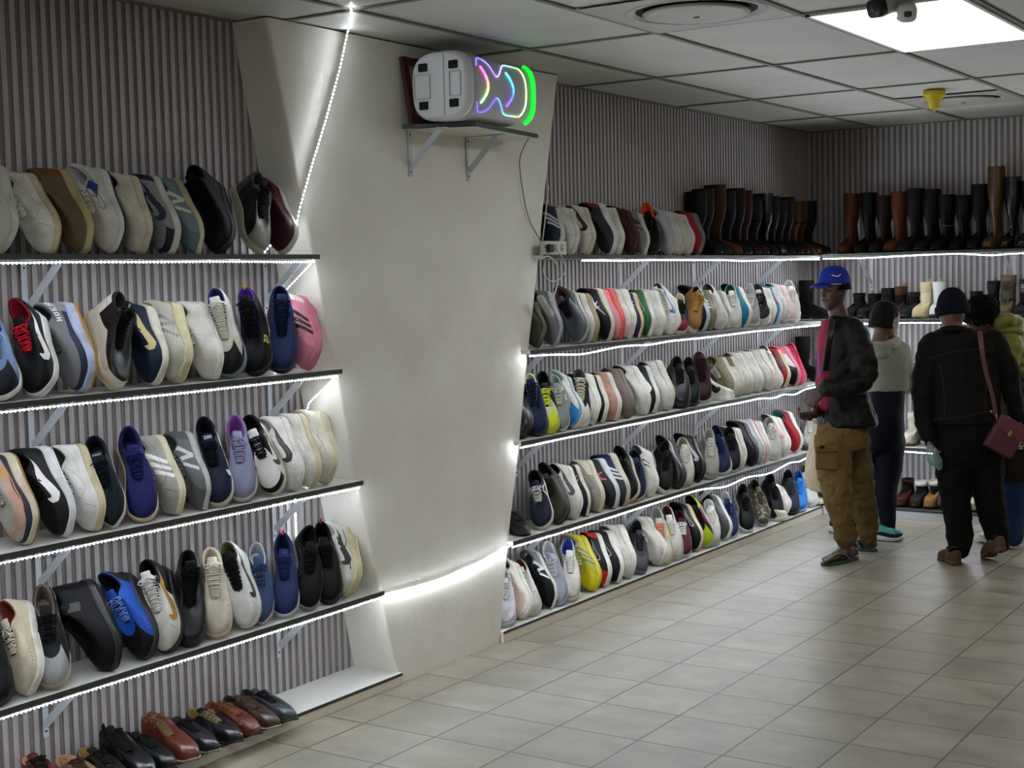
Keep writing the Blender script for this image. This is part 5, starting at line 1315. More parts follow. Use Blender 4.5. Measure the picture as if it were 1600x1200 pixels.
for px, H, up, lab, k in BACK1:
    kk = dict(AN, foot=.8); kk.update(k); back_boot(px, 1, H, up, lab + ' on the back second shelf', y=9.66, **kk)
LOWB = [
 (3, 1414, .21, '#cfc9b8', 'cream lace-up high boot beside the hooded woman, fourth back shelf', dict(blace='#dcd8cb', sole='#8f8668', lin='#c9c3b2', rough=.7)),
 (3, 1440, .10, '#191a1e', 'black low shoe behind the beanie woman, fourth back shelf', dict()),
 (2, 1427, .12, '#151518', 'black ankle boot on the third back shelf between the women', dict()),
 (4, 1404, .17, '#3b1a17', 'maroon lace-up boot on the back plinth', dict(blace='#1e0e0c')),
 (4, 1427, .15, '#2e2927', 'dark grey-brown boot with white fleece cuff on the back plinth', dict(cuff='#cfcdc6')),
 (4, 1449, .16, '#8a6530', 'tan boot with white fleece cuff on the back plinth', dict(cuff='#d2cdbf', rough=.8, sole='#7a5626')),
 (4, 1471, .14, '#3b4352', 'blue-grey boot on the back plinth', dict()),
 (4, 1512, .20, '#bdb59f', 'cream boot between the legs of the beanie woman', dict(sole='#a89f88', rough=.8)),
 (4, 1537, .14, '#191a1d', 'black boot behind the right leg of the beanie woman', dict()),
 (4, 1364, .16, '#1b1c22', 'dark boot beside the hooded woman’s leg on the back plinth', dict()),
]
for i, px, H, up, lab, k in LOWB:
    kk = dict(AN, foot=.8); kk.update(k); back_boot(px, i, H, up, lab, y=9.66, **kk)

# shoes that stand too tightly are eased apart along their shelf until they only touch
from mathutils.bvhtree import BVHTree
def ease(things, ax, hold_last=False, lim=.04, step=.0035, rounds=18):
    things = sorted(things, key=lambda o: o.location[ax]); start = [o.location.copy() for o in things]; data = []
    for o in things:
        vs = []; fs = []
        for mb, _ in HULL[o.name]:
            k = len(vs); vs += mb.v; fs += [tuple(i + k for i in f) for f in mb.f]
        data.append((vs, fs))
    def tree(i):
        l = things[i].location; return BVHTree.FromPolygons([v + l for v in data[i][0]], data[i][1])
    trees = [tree(i) for i in range(len(things))]
    ext = [(min(v[ax] for v in d[0]), max(v[ax] for v in d[0])) for d in data]
    for _ in range(rounds):
        moved = set()
        for i in range(len(things)):
            for j in (i + 1, i + 2, i + 3):
                if j >= len(things): continue
                a, b = things[i], things[j]
                if a.location[ax] + ext[i][1] < b.location[ax] + ext[j][0]: continue
                if trees[i].overlap(trees[j]):
                    if a.location[ax] - start[i][ax] > -lim: a.location[ax] -= step; moved.add(i)
                    if b.location[ax] - start[j][ax] < lim and not (hold_last and j == len(things) - 1): b.location[ax] += step; moved.add(j)
        for i in moved: trees[i] = tree(i)
        if not moved: break
shoes = [bpy.data.objects[n] for n in HULL]
for i in range(5):
    ease([o for o in shoes if abs(min(v.z for mb, _ in HULL[o.name] for v in mb.v) + o.location.z - ZL[i]) < .04 and o.location.x < -3.4 and o.location.y < 5.0], 1, True)
    ease([o for o in shoes if abs(min(v.z for mb, _ in HULL[o.name] for v in mb.v) + o.location.z - ZR[i]) < .04 and o.location.x < -3.4 and 5.0 < o.location.y < 9.75], 1)
    ease([o for o in shoes if abs(min(v.z for mb, _ in HULL[o.name] for v in mb.v) + o.location.z - ZB[i]) < .045 and o.location.y > 9.55 and (o.location.x > -3.5 or o.location.y > 9.8)], 0)
# ---------------------------------------------------------------- people
RH = Vector((RIGHT.x, RIGHT.y, 0)).normalized(); DH = Vector((FWD.x, FWD.y, 0)).normalized(); ZZ = Vector((0, 0, 1))
TEX = {}
def cloth_tex(size):
    if size not in TEX:
        t = bpy.data.textures.new('folds', 'CLOUDS'); t.noise_scale = size; t.noise_depth = 2; TEX[size] = t
    return TEX[size]
def smooth_pts(pts, k=5):
    P = [Vector(p) for p in pts]; out = []
    for i in range(len(P) - 1):
        a, b, c, d = P[max(i - 1, 0)], P[i], P[i + 1], P[min(i + 2, len(P) - 1)]
        for j in range(k):
            s = j / k; out.append(.5 * ((2 * b) + (c - a) * s + (2 * a - 5 * b + 4 * c - d) * s * s + (3 * b - a - 3 * c + d) * s ** 3))
    return out + [P[-1]]
def limb(mb, pts, rad, n=20, k=5, wr=0, fr=70):
    """pts with radii joined by a smooth tapering tube; wr adds cloth creases"""
    P = smooth_pts(pts, k); R_ = [r[0] for r in smooth_pts([(r, 0, 0) for r in rad], k)]
    if wr:
        L = 0; o = []
        for i, r in enumerate(R_):
            if i: L += (P[i] - P[i - 1]).length
            o.append(r + wr * math.sin(L * fr) * (.6 + .4 * math.sin(L * 31)))
        R_ = o
    mb.tube(P, R_, n); mb.ball(P[0], R_[0], 16, 10); mb.ball(P[-1], R_[-1] * .98, 16, 10)
    return mb
def trunk(mb, rows, n=40, k=4):
    """rows: (centre, half width across the picture, half depth, turn in degrees)"""
    C = smooth_pts([r[0] for r in rows], k); Q = smooth_pts([(r[1], r[2], math.radians(r[3])) for r in rows], k); rg = []
    for c, (w, d, a) in zip(C, Q):
        ax = RH * math.cos(a) + DH * math.sin(a); ay = ZZ.cross(ax)
        row = []
        for i in range(n):
            t = 2 * PI * i / n; cs, sn = math.cos(t), math.sin(t)
            row.append(c + ax * (w * abs(cs) ** .85 * (1 if cs > 0 else -1)) + ay * (d * abs(sn) ** .85 * (1 if sn > 0 else -1)))
        rg.append(row)
    return mb.rings(rg, caps=True)
def fuse(o, voxel=.007, smooth=3, folds=0, size=.12, fine=0):
    m = o.modifiers.new('fuse', 'REMESH'); m.mode = 'VOXEL'; m.voxel_size = voxel; m.use_smooth_shade = True
    if smooth:
        m = o.modifiers.new('soft', 'SMOOTH'); m.factor = .5; m.iterations = smooth
    for st, sz in ((folds, size), (fine, size * .35)):
        if st:
            m = o.modifiers.new('folds', 'DISPLACE'); m.texture = cloth_tex(sz); m.strength = st; m.mid_level = .5; m.texture_coords = 'LOCAL'
    return o
def hand(mb, wrist, d, palm, thumb, curl=.5, s=1.0):
    """wrist point, direction of the hand, palm normal, side the thumb is on; five separate fingers"""
    d = Vector(d).normalized(); palm = Vector(palm); palm = (palm - d * palm.dot(d)).normalized(); sd_ = d.cross(palm)
    if sd_.dot(Vector(thumb)) < 0: sd_ = -sd_
    w = Vector(wrist)
    rg = []
    for t, hw, th in ((-.01, .024, .02), (.02, .03, .017), (.055, .039, .015), (.088, .04, .013), (.096, .034, .009)):
        c = w + d * t * s; rg.append([c + sd_ * (hw * s * math.cos(2 * PI * i / 16)) + palm * (th * s * math.sin(2 * PI * i / 16)) for i in range(16)])
    mb.rings(rg)
    for j, (off, ln) in enumerate(((.030, .072), (.010, .080), (-.010, .074), (-.029, .058))):
        p = w + d * .085 * s + sd_ * off * s; dirn = d.copy(); pts = [p - d * .015, p]
        a = curl * (1 + .12 * j)
        for q in (.42, .32, .26):
            ax = sd_ if dirn.cross(palm).dot(sd_) > 0 else -sd_
            dirn = (dirn * math.cos(a) + palm * math.sin(a)).normalized() if q == .42 else dirn
            p = p + dirn * ln * q * s; pts.append(p)
            nd = (dirn * math.cos(a * .9) + (palm - dirn * palm.dot(dirn)).normalized() * math.sin(a * .9)).normalized(); dirn = nd
        mb.tube(smooth_pts(pts, 3), [.0088 * s] * 4 + [lerp(.0086, .0066, i / 11) * s for i in range(9)], 8); mb.ball(pts[-1], .0068 * s, 8, 6)
    p = w + d * .028 * s + sd_ * .026 * s
    mb.tube(smooth_pts([p - sd_ * .012, p + sd_ * .012 * s + d * .015 * s, p + sd_ * .024 * s + d * .036 * s + palm * .008, p + sd_ * .022 * s + d * .06 * s + palm * .018], 3), [.0115 * s] * 3 + [.010 * s] * 4 + [.0085 * s] * 3, 8)
def head(c, face, tilt=0, h=.225, jaw=1.0):
    """c centre of the head, face the direction it looks; returns mesh data and a local-to-world function"""
    f = Vector(face).normalized(); f = (f - ZZ * f.z).normalized(); s = ZZ.cross(f)
    R3 = Matrix((f, s, ZZ)).transposed() @ Matrix.Rotation(math.radians(tilt), 3, 'Y')
    T = lambda x, y, z: Vector(c) + R3 @ Vector((x, y, z))
    # height table: z, front, back, half width
    tab = [(-.50, .052, -.0, .018), (-.47, .072, .005, .033), (-.40, .080, .03, .045), (-.30, .083, .058, .056), (-.18, .083, .075, .064), (-.05, .084, .090, .070), (.10, .086, .098, .074), (.22, .084, .100, .075), (.34, .070, .092, .070), (.43, .050, .072, .056), (.48, .028, .045, .035), (.50, .006, .010, .008)]
    rg = []; n = 56; m = 44
    for k in range(m + 1):
        z = -.5 + k / m
        for a, b in zip(tab, tab[1:]):
            if z <= b[0] + 1e-9:
                t = (z - a[0]) / (b[0] - a[0]); t2 = t * t * (3 - 2 * t) * .4 + t * .6; xf, xb, w = (lerp(a[i], b[i], t2) for i in (1, 2, 3)); break
        w *= jaw if z < -.1 else 1; row = []
        for i in range(n):
            th = 2 * PI * i / n; cs, sn = math.cos(th), math.sin(th)
            x = (xf if cs > 0 else xb) * abs(cs) ** .9 * (1 if cs > 0 else -1); y = w * abs(sn) ** .92 * (1 if sn > 0 else -1)
            if cs > 0:
                g = lambda y0, z0, sy, sz: math.exp(-((abs(y) - y0) / sy) ** 2 - ((z - z0) / sz) ** 2)
                x += -.011 * g(.032, .035, .014, .045) + .005 * g(.03, .11, .026, .03) + .005 * g(.044, -.09, .016, .07)
                x += .024 * math.exp(-(y / .0095) ** 2) * sm(.09, -.12, z) * (1 - sm(-.12, -.165, z) if z < -.12 else 1) + .004 * g(.013, -.125, .008, .03)
                x += .010 * g(0, -.235, .020, .028) + .009 * g(0, -.295, .018, .026) - .006 * g(0, -.265, .026, .010) + .006 * g(0, -.44, .02, .05)
            row.append(T(x, y, z * h))
        rg.append(row)
    mb = MB().rings(rg)
    for sd_ in (1, -1):      # ears
        e = MB(); 
        mb.tube([T(-.006 - .010 * math.cos(t), sd_ * (.076 + .006 * math.sin(t * 1.0)), h * (.03 + .13 * math.sin(t - .6)) - .004) for t in [q * 2 * PI / 14 for q in range(15)]], .0042, 8)
        mb.ball(T(-.005, sd_ * .074, .004), (.012, .012, .022), 10, 8)
    return mb, T, R3
def face_bits(parent, T, base, h=.225, brow='#0d0805', lip='#5a2f26'):
    for sd_ in (1, -1):
        e = MB().ball(T(.071, sd_ * .031, .008) - base, (.0105, .0115, .0085), 12, 8); e.build('eye', mat('#7d736a', .3), parent)
        MB().ball(T(.0795, sd_ * .032, .008) - base, (.004, .0048, .0048), 10, 6).build('pupil', mat('#120a06', .15), parent)
        MB().tube([T(.078, sd_ * .020, .016) - base, T(.081, sd_ * .031, .018) - base, T(.074, sd_ * .043, .014) - base], [.0022, .003, .0018], 6).build('eyelid', mat('#3a2018', .5), parent)
        MB().tube([T(.084, sd_ * .014, .026) - base, T(.084, sd_ * .030, .031) - base, T(.073, sd_ * .047, .026) - base], [.0025, .0036, .0015], 6, flat=.6).build('eyebrow', mat(brow, .8), parent)
    MB().tube(smooth_pts([T(.080, .024, -.057) - base, T(.0905, .010, -.0525) - base, T(.0925, 0, -.054) - base, T(.0905, -.010, -.0525) - base, T(.080, -.024, -.057) - base]), [.0012] + [.0048] * 19 + [.0012], 6, flat=.8).build('upper_lip', mat(lip, .5), parent)
    MB().tube(smooth_pts([T(.080, .022, -.062) - base, T(.090, .009, -.0655) - base, T(.0915, 0, -.0665) - base, T(.090, -.009, -.0655) - base, T(.080, -.022, -.062) - base]), [.0012] + [.0055] * 19 + [.0012], 6, flat=.8).build('lower_lip', mat(lip, .5), parent)
def part(mb, name, m, parent, base, **k):
    mb.v = [v - base for v in mb.v]; return mb.build(name, m, parent, **k)
def wear(shoe, person, base):
    shoe.location = shoe.location - base; shoe.parent = person
    for k in ('label', 'category', 'group'):
        if k in shoe: del shoe[k]
def dome(T, mb, z0, z1, grow, n=40, m=14, wmul=1.0, ax=.094, bx=.108, wy=.083, cx=0, bump=0):
    rg = []
    for k in range(m + 1):
        t = k / m; z = lerp(z0, z1, math.sin(t * PI / 2)); r = math.cos(t * PI / 2) ** .8 if k < m else .02
        rg.append([T(cx + (ax if math.cos(2 * PI * i / n) > 0 else bx) * grow * r * math.cos(2 * PI * i / n), wy * grow * r * math.sin(2 * PI * i / n) * (1 + bump * math.sin(i * n / 2.0)), z) for i in range(n)])
    return mb.rings(rg)
# ---- the man in the blue cap
D0 = 8.5
def P(px, py, dd=0): return at(px, py, D0 + dd)
base = Vector((P(1328, 875).x, P(1328, 875).y, 0))
man = thing('person', 'man in blue cap, black leather jacket, khaki cargo trousers and flip-flops, hands together', 'person', base)
SK = mat('#3c231a', .5, bump=.1, scale=90)
fdir = -RH * .82 - DH * .57
hb, T, R3 = head(P(1303, 452, 0), fdir, 2, .240, 1.08)
limb(hb, [P(1304, 470, .01), P(1310, 492, .01), P(1314, 512, .01)], [.055, .056, .060])
trunk(hb, [(P(1313, 514), .07, .10, 0), (P(1314, 535), .09, .15, 0), (P(1314, 600), .085, .10, 0), (P(1316, 670), .09, .11, 0), (P(1316, 690), .09, .11, 0)])
lw = P(1287, 609, -.23); rw = P(1272, 647, -.03)
limb(hb, [P(1328, 528, -.10), P(1346, 588, -.20), P(1320, 606, -.24), lw], [.045, .035, .032, .026])
limb(hb, [P(1292, 525, .14), P(1292, 605, .2), rw], [.05, .045, .028])
hand(hb, lw, P(1262, 630, -.2) - lw, -ZZ * .6 + DH * .8, -ZZ * .3 + DH - RH * .2, .5, 1.02)
hand(hb, rw, P(1245, 652, -.07) - rw, ZZ * .8 - DH * .5, -DH, .55, 1.0)
for hp, kn, an in (((1306, 690, -.08), (1309, 775, -.14), (1322, 862, -.08)), ((1330, 690, .08), (1346, 775, .12), (1357, 846, .22))):
    limb(hb, [P(*hp), P(*kn), P(*kn).lerp(P(*an), .45), P(*an)], [.08, .045, .032, .031])
def foot(mb, ankle, heel, toe, up=.004):
    f = (Vector(toe) - Vector(heel)); f.z = 0; L = f.length; f.normalize(); s = ZZ.cross(f)
    rg = []
    for t, w, hh in ((-.01, .018, .03), (.06, .030, .055), (.2, .034, .085), (.38, .034, .085), (.55, .038, .055), (.72, .044, .036), (.86, .042, .026), (.93, .036, .02)):
        c = Vector((heel.x, heel.y, 0)) + f * (t * L); rg.append([c + s * (w * math.cos(2 * PI * i / 20)) + ZZ * (up + .02 + hh / 2 + (hh / 2) * math.sin(2 * PI * i / 20)) for i in range(20)])
    mb.rings(rg)
    for o, w, e in ((.030, .0125, 1.02), (.010, .009, 1.0), (-.007, .0085, .975), (-.022, .008, .94), (-.035, .008, .90)):
        a = Vector((heel.x, heel.y, up + .031)) + f * (.86 * L) + s * o; mb.tube([a, a + f * ((e - .86) * L) - ZZ * .004], [w, w * .85], 8); mb.ball(a + f * ((e - .86) * L) - ZZ * .004, w * .9, 8, 6)
    limb(mb, [ankle, Vector((heel.x, heel.y, up + .06)) + f * (.2 * L)], [.038, .034])
h1, t1 = on_z(1338, 874, 0), on_z(1287, 884, 0); h2, t2 = on_z(1368, 862, 0), on_z(1325, 856, 0)
foot(hb, P(1322, 862, -.08), h1, t1); foot(hb, P(1357, 846, .22), h2, t2)
body = part(hb, 'body', SK, man, base); fuse(body, .0052, 1)
face_bits(man, T, base, lip='#472620')
mt = MB().tube([T(.088, .016, -.038) - base, T(.094, 0, -.036) - base, T(.088, -.016, -.038) - base], [.001, .0022, .001], 6); mt.build('moustache', mat('#120b08', .9), man)
hr = MB(); dome(T, hr, -.004, .095, 1.0, ax=.070, bx=.110, wy=.087, cx=-.006); part(hr, 'hair', mat('#0c0908', .95, bump=1, scale=300), man, base)
cp = MB(); dome(T, cp, .034, .142, 1.0, ax=.102, bx=.113, wy=.089)
cap = part(cp, 'cap', mat('#1b2c8e', .7, bump=.2, scale=200), man, base)
br = MB(); rg = []
for x, w, dz in ((.082, .078, 0), (.11, .074, .002), (.14, .062, -.002), (.16, .042, -.007), (.168, .012, -.011)):
    rg.append([T(x, w * math.cos(PI * i / 12), .044 + dz - .016 * math.cos(PI * i / 12) ** 2) for i in range(13)] + [T(x, w * math.cos(PI * i / 12), .040 + dz - .016 * math.cos(PI * i / 12) ** 2) for i in range(12, -1, -1)])
br.rings(rg); part(br, 'cap_brim', mat('#16237c', .7), man, base)
lg = MB().tube(smooth_pts([T(.035, .089, .092), T(.052, .084, .080), T(.072, .070, .084), T(.082, .058, .092)]), [.001] + [.003] * 13 + [.0005] * 2, 6, flat=.4)
part(lg, 'cap_mark', mat('#c9c9cf', .4), man, base)
ba = MB().tube(smooth_pts([T(.086 * math.cos(a) + .012, .084 * math.sin(a), .032 + .004 * math.cos(a)) for a in [PI * (q / 10 - .5) * .9 for q in range(11)]]), .0045, 6); part(ba, 'cap_band', mat('#8d8d94', .6), man, base)
# shirt, jacket, trousers
sh = trunk(MB(), [(P(1310, 498, -.0), .075, .08, 0), (P(1307, 514), .098, .10, 8), (P(1306, 545), .112, .10, 8), (P(1305, 600), .108, .09, 8), (P(1307, 640), .098, .09, 8)])
so = part(sh, 'shirt', mat('#7c1d34', .8, bump=.3, scale=60), man, base); fuse(so, .008, 2, .012, .1)
bl = MB().bar(P(1279.5, 548, -.11), P(1281, 590, -.10), .035, .006, RH); so2 = part(bl, 'shirt_print', mat('#4a4684', .8), man, base); fuse(so2, .004, 2)
LJ = mat('#111110', .52, bump=.25, scale=26)
jk = trunk(MB(), [(P(1317, 495, .02), .080, .10, 0), (P(1318, 512, .02), .120, .19, 0), (P(1318, 540, .02), .135, .20, 0), (P(1318, 580, .02), .130, .175, 0), (P(1319, 615, .02), .138, .165, 0), (P(1323, 645, .02), .160, .185, 0), (P(1325, 662, .02), .172, .20, 0), (P(1325, 668, .02), .13, .15, 0)])
limb(jk, [P(1332, 518, -.12), P(1346, 552, -.18), P(1349, 590, -.22), P(1322, 606, -.25), P(1291, 608, -.24)], [.082, .078, .072, .062, .050], wr=.003)
limb(jk, [P(1298, 520, .15), P(1292, 560, .22), P(1290, 610, .20), P(1280, 638, .08)], [.078, .07, .062, .046], wr=.003)
jo = part(jk, 'jacket', LJ, man, base); fuse(jo, .0075, 3, .034, .09)
lp = MB()
for a, b, c_, w in (((1302, 499, -.10), (1296, 530, -.17), (1289, 580, -.15), .045),):
    q = smooth_pts([P(*a), P(*b), P(*c_)]); 
    for u_, v_ in zip(q, q[1:]): lp.bar(u_, v_, .012, w, DH * .4 + RH)
lo_ = part(lp, 'lapel', mat('#111112', .3), man, base); fuse(lo_, .006, 3)
KH = mat('#5c4a28', .85, bump=.4, scale=40)
tr = trunk(MB(), [(P(1316, 655), .13, .16, 0), (P(1315, 680), .145, .165, 0), (P(1315, 700), .14, .16, 0)])
limb(tr, [P(1302, 690, -.06), P(1304, 735, -.10), P(1309, 775, -.14), P(1316, 812, -.12), P(1321, 838, -.09), P(1321, 845, -.08)], [.112, .10, .085, .070, .064, .058], wr=.0035)
limb(tr, [P(1330, 690, .07), P(1340, 735, .10), P(1347, 775, .12), P(1352, 806, .17), P(1356, 828, .20), P(1357, 836, .21)], [.108, .095, .082, .074, .066, .060], wr=.0035)
to = part(tr, 'trousers', KH, man, base); fuse(to, .0075, 2, .034, .07, .008)
for nm, m_, pts in (('cargo_pocket', KH, ((1291, 700, -.19), (1291, 734, -.215), .125, .03)), ('pocket_flap', KH, ((1291, 697, -.20), (1292, 707, -.205), .135, .034)), ('pocket_label', mat('#1b1a14', .6), ((1284.5, 696, -.222), (1284.5, 701, -.222), .026, .008))):
    a, b, w, d_ = pts; o = part(MB().bar(P(*a), P(*b), w, d_, DH), nm, m_, man, base, smooth=False); bevel(o, .008 if nm != 'pocket_label' else .001)
def flipflop(heel, toe, person, base):
    f = toe - heel; f.z = 0; L = f.length; f.normalize(); s = ZZ.cross(f); rg = []
    for z in (0, .003, .016, .019):
        k = .92 if z in (0, .019) else 1
        rg.append([Vector((heel.x, heel.y, z + .0005)) + f * (L * (.5 - .56 * math.cos(a) * k)) + s * ((.042 + .006 * -math.cos(a)) * math.sin(a) * k) for a in [2 * PI * i / 36 for i in range(36)]])
    e = bpy.data.objects.new('flip_flop', None); COL.objects.link(e); e.parent = person
    part(MB().rings(rg), 'sole', mat('#3a453f', .7), e, base)
    c = Vector((heel.x, heel.y, 0)); pt = c + f * (.80 * L) + ZZ * .045
    for q in (-1, 1):
        part(MB().tube(smooth_pts([pt + s * .012, pt + ZZ * .02 - f * .03 + s * (.012 + q * .018), c + f * (.52 * L) + s * q * .047 + ZZ * .055, c + f * (.40 * L) + s * q * .048 + ZZ * .018]), .0065, 8, flat=.6), 'strap', mat('#4d6b5f', .6), e, base)
flipflop(h1, t1, man, base); flipflop(h2, t2, man, base)
# beige tote hanging from his far arm
tb = P(1275, 712, .16); t = thing('tote_bag', 'beige cloth bag hanging beside the man’s khaki trousers', 'bag', Vector((tb.x, tb.y, P(1275, 765, .16).z)))
mb = trunk(MB(), [(P(1281, 664, .16), .025, .10, 0), (P(1279, 690, .16), .045, .14, 0), (P(1277, 730, .16), .062, .16, 0), (P(1276, 758, .16), .058, .16, 0), (P(1277, 765, .16), .045, .14, 0)])
o = part(mb, 'pouch', mat('#a5957e', .85, bump=.5, scale=40), t, t.location); fuse(o, .008, 2, .02, .08)
for dd in (.12, .2): part(MB().tube(smooth_pts([P(1280, 668, dd), P(1277, 652, dd), P(1274, 640, .15)]), .008, 8, flat=.4), 'handle', mat('#8b7c66', .85), t, t.location)
# ---- hooded woman
D0 = 9.15
base = Vector((P(1372, 840).x, P(1372, 840).y, 0))
wm = thing('person', 'woman in light grey hooded top and dark trousers, back turned, hair in braids', 'person', base)
SK2 = mat('#5a3622', .5, bump=.1, scale=90)
hb, T, R3 = head(P(1384, 502), RH * .90 + DH * .43, 12, .222)
limb(hb, [P(1380, 515), P(1376, 530), P(1376, 545)], [.052, .055, .07])
trunk(hb, [(P(1380, 545), .14, .08, 0), (P(1382, 580), .13, .09, 0), (P(1382, 620), .12, .09, 0), (P(1380, 660), .13, .11, 0)])
for s_, pts in ((1, [(1406, 550, 0), (1416, 598, .0), (1420, 596, .24)]), (-1, [(1352, 550, .05), (1345, 600, .08), (1352, 600, .32)])):
    w0 = P(*pts[2]); limb(hb, [P(*p) for p in pts], [.045, .04, .026]); hand(hb, w0, DH + RH * .1, -ZZ, RH * -s_, .5, .9)
limb(hb, [P(1392, 680), P(1388, 765), P(1387, 832)], [.08, .055, .036]); limb(hb, [P(1364, 680, .05), P(1347, 765, .08), P(1336, 828, .12)], [.08, .055, .036])
body = part(hb, 'body', SK2, wm, base); fuse(body, .006, 1)
face_bits(wm, T, base)
hr = MB(); n = 60; rg = []
for k in range(15):
    t_ = k / 14; z = lerp(-.052, .128, math.sin(t_ * PI / 2)); r = math.cos(t_ * PI / 2) ** .5 if k < 14 else .03
    rg.append([T(-.014 + (.108 * (.12 + .88 * sm(-.005, .045, z)) if math.cos(2 * PI * i / n) > 0 else .100) * r * math.cos(2 * PI * i / n), .088 * r * math.sin(2 * PI * i / n) * (1 + .03 * (i % 4 < 2)) * (1 if z > .02 or math.cos(2 * PI * i / n) < .25 else .88), z) for i in range(n)])
part(hr.rings(rg), 'hair', mat('#14100d', .8, bump=1, scale=150), wm, base)
part(MB().ball(T(-.004, -.084, -.026), .0065, 10, 8), 'earring', mat('#c9b487', .25), wm, base)
hd = trunk(MB(), [(P(1378, 533, -.02), .085, .08, 0), (P(1378, 545), .155, .105, 0), (P(1381, 560), .165, .12, 0), (P(1383, 590), .15, .12, 0), (P(1384, 606), .142, .12, 0), (P(1384, 613), .12, .10, 0)])
limb(hd, [P(1405, 549, .0), P(1413, 575, -.01), P(1417, 600, .02), P(1419, 600, .14), P(1420, 598, .22)], [.070, .068, .064, .056, .05], wr=.002)
limb(hd, [P(1354, 549, .04), P(1347, 575, .04), P(1346, 602, .08), P(1352, 602, .28)], [.068, .064, .06, .05], wr=.002)
HO = mat('#8b8a80', .95, bump=.4, scale=90)
fuse(part(hd, 'hoodie', HO, wm, base), .0075, 3, .018, .12)
ho = MB().tube(smooth_pts([P(1351, 532, .05), P(1357, 541, -.08), P(1374, 543, -.13), P(1393, 538, -.10), P(1403, 533, .02)]), [.022] + [.034] * 19 + [.022], 14); ho.ball(P(1374, 549, -.10), (.075, .06, .05), 14, 9)
fuse(part(ho, 'hood', HO, wm, base), .007, 3, .012, .08)
tr = trunk(MB(), [(P(1383, 606), .12, .11, 0), (P(1380, 640), .130, .13, 0), (P(1378, 670), .138, .14, 0), (P(1378, 690), .13, .13, 0), (P(1378, 708), .09, .08, 0)])
limb(tr, [P(1390, 690), P(1388, 730), P(1384, 765), P(1387, 805), P(1387, 829)], [.10, .09, .075, .055, .048]); limb(tr, [P(1364, 690, .05), P(1352, 730, .07), P(1346, 765, .08), P(1338, 805, .1), P(1335, 826, .12)], [.10, .09, .07, .055, .048])
fuse(part(tr, 'trousers', mat('#0f1320', .75), wm, base), .0075, 3, .012, .1)
SN = D(up='#4fa08c', sole='#b9bbbd', out='#55585c', lin='#2b2422', lace='#3f8fa5', zones=[('toe', '#2d6d86'), ('mud', '#1a2024')], tex='knit', seam=0)
wear(flat_shoe(on_z(1411, 845, 0), 20, 0, 'runner', SN, 'x', .255, 'sneaker', seed=901), wm, base)
wear(flat_shoe(on_z(1358, 833, 0), 20, 0, 'runner', SN, 'x', .255, 'sneaker', seed=902), wm, base)
# ---- woman in the beanie
D0 = 8.38
base = Vector((P(1528, 880).x, P(1528, 880).y, 0))
bw = thing('person', 'woman in navy beanie, black denim jacket and black trousers seen from behind', 'person', base)
hb, T, R3 = head(P(1487, 485), DH * .95 - RH * .25, 10, .225)
limb(hb, [P(1488, 498), P(1490, 512), P(1494, 525)], [.056, .058, .07])
trunk(hb, [(P(1500, 530), .17, .09, 0), (P(1505, 580), .16, .10, 0), (P(1508, 640), .16, .11, 0), (P(1512, 680), .17, .13, 0)])
lw = P(1450, 682, -.04); rw = P(1591, 652, -.02)
limb(hb, [P(1460, 540), P(1443, 617), P(1447, 655), lw], [.045, .034, .03, .025]); limb(hb, [P(1552, 538), P(1578, 602), P(1587, 635), rw], [.045, .034, .03, .025])
hand(hb, lw, -ZZ + RH * .25, RH * .8 - DH * .2, DH * .6 - RH * .3, .65, .95); hand(hb, rw, -ZZ, -RH, DH, .5, .92)
limb(hb, [P(1488, 690), P(1492, 770), P(1498, 858)], [.09, .06, .038]); limb(hb, [P(1540, 690), P(1545, 770), P(1560, 852)], [.09, .06, .038])
fuse(part(hb, 'body', mat('#6e4636', .5), bw, base), .006, 1)
be = MB(); n = 72; rg = []
for z, g in ((-.035, 1.02), (-.03, 1.08), (.01, 1.10), (.022, 1.08), (.026, 1.03)):
    rg.append([T(-.008 + .101 * g * math.cos(2 * PI * i / n), .088 * g * math.sin(2 * PI * i / n) * (1 + .012 * (i % 2)), z) for i in range(n)])
BE = mat('#0c1220', .95, bump=1, scale=220)
part(MB().rings(rg, caps=False), 'beanie_cuff', BE, bw, base)
dome(T, be, -.03, .135, 1.04, n=72, ax=.100, bx=.112, wy=.089, cx=-.008); part(be, 'beanie', BE, bw, base)
DJ = mat('#131212', .85, bump=.4, scale=80)
jk = trunk(MB(), [(P(1490, 513, .0), .082, .075, 0), (P(1497, 524), .17, .10, 4), (P(1503, 545), .205, .125, 4), (P(1507, 590), .200, .135, 4), (P(1509, 635), .195, .14, 4), (P(1511, 660), .195, .145, 4)])
limb(jk, [P(1459, 538), P(1448, 575), P(1441, 620), P(1446, 660), P(1449, 680, -.03)], [.078, .074, .064, .055, .048], wr=.003)
limb(jk, [P(1552, 536), P(1569, 570), P(1579, 605), P(1587, 635), P(1590, 650, -.02)], [.078, .074, .064, .055, .05], wr=.003)
fuse(part(jk, 'jacket', DJ, bw, base), .0075, 3, .028, .09)
fuse(part(MB().tube(smooth_pts([P(1468, 519, .06), P(1474, 515, -.06), P(1490, 513, -.09), P(1507, 515, -.06), P(1513, 520, .05)]), [.014] + [.022] * 19 + [.014], 12, flat=.8), 'collar', DJ, bw, base), .006, 2)
ST = mat('#4a2c1c', .8)
def back_line(pts, r=.0014):      # stitching lies on the cloth
    return MB().tube(smooth_pts([P(*p) for p in pts]), r, 5)
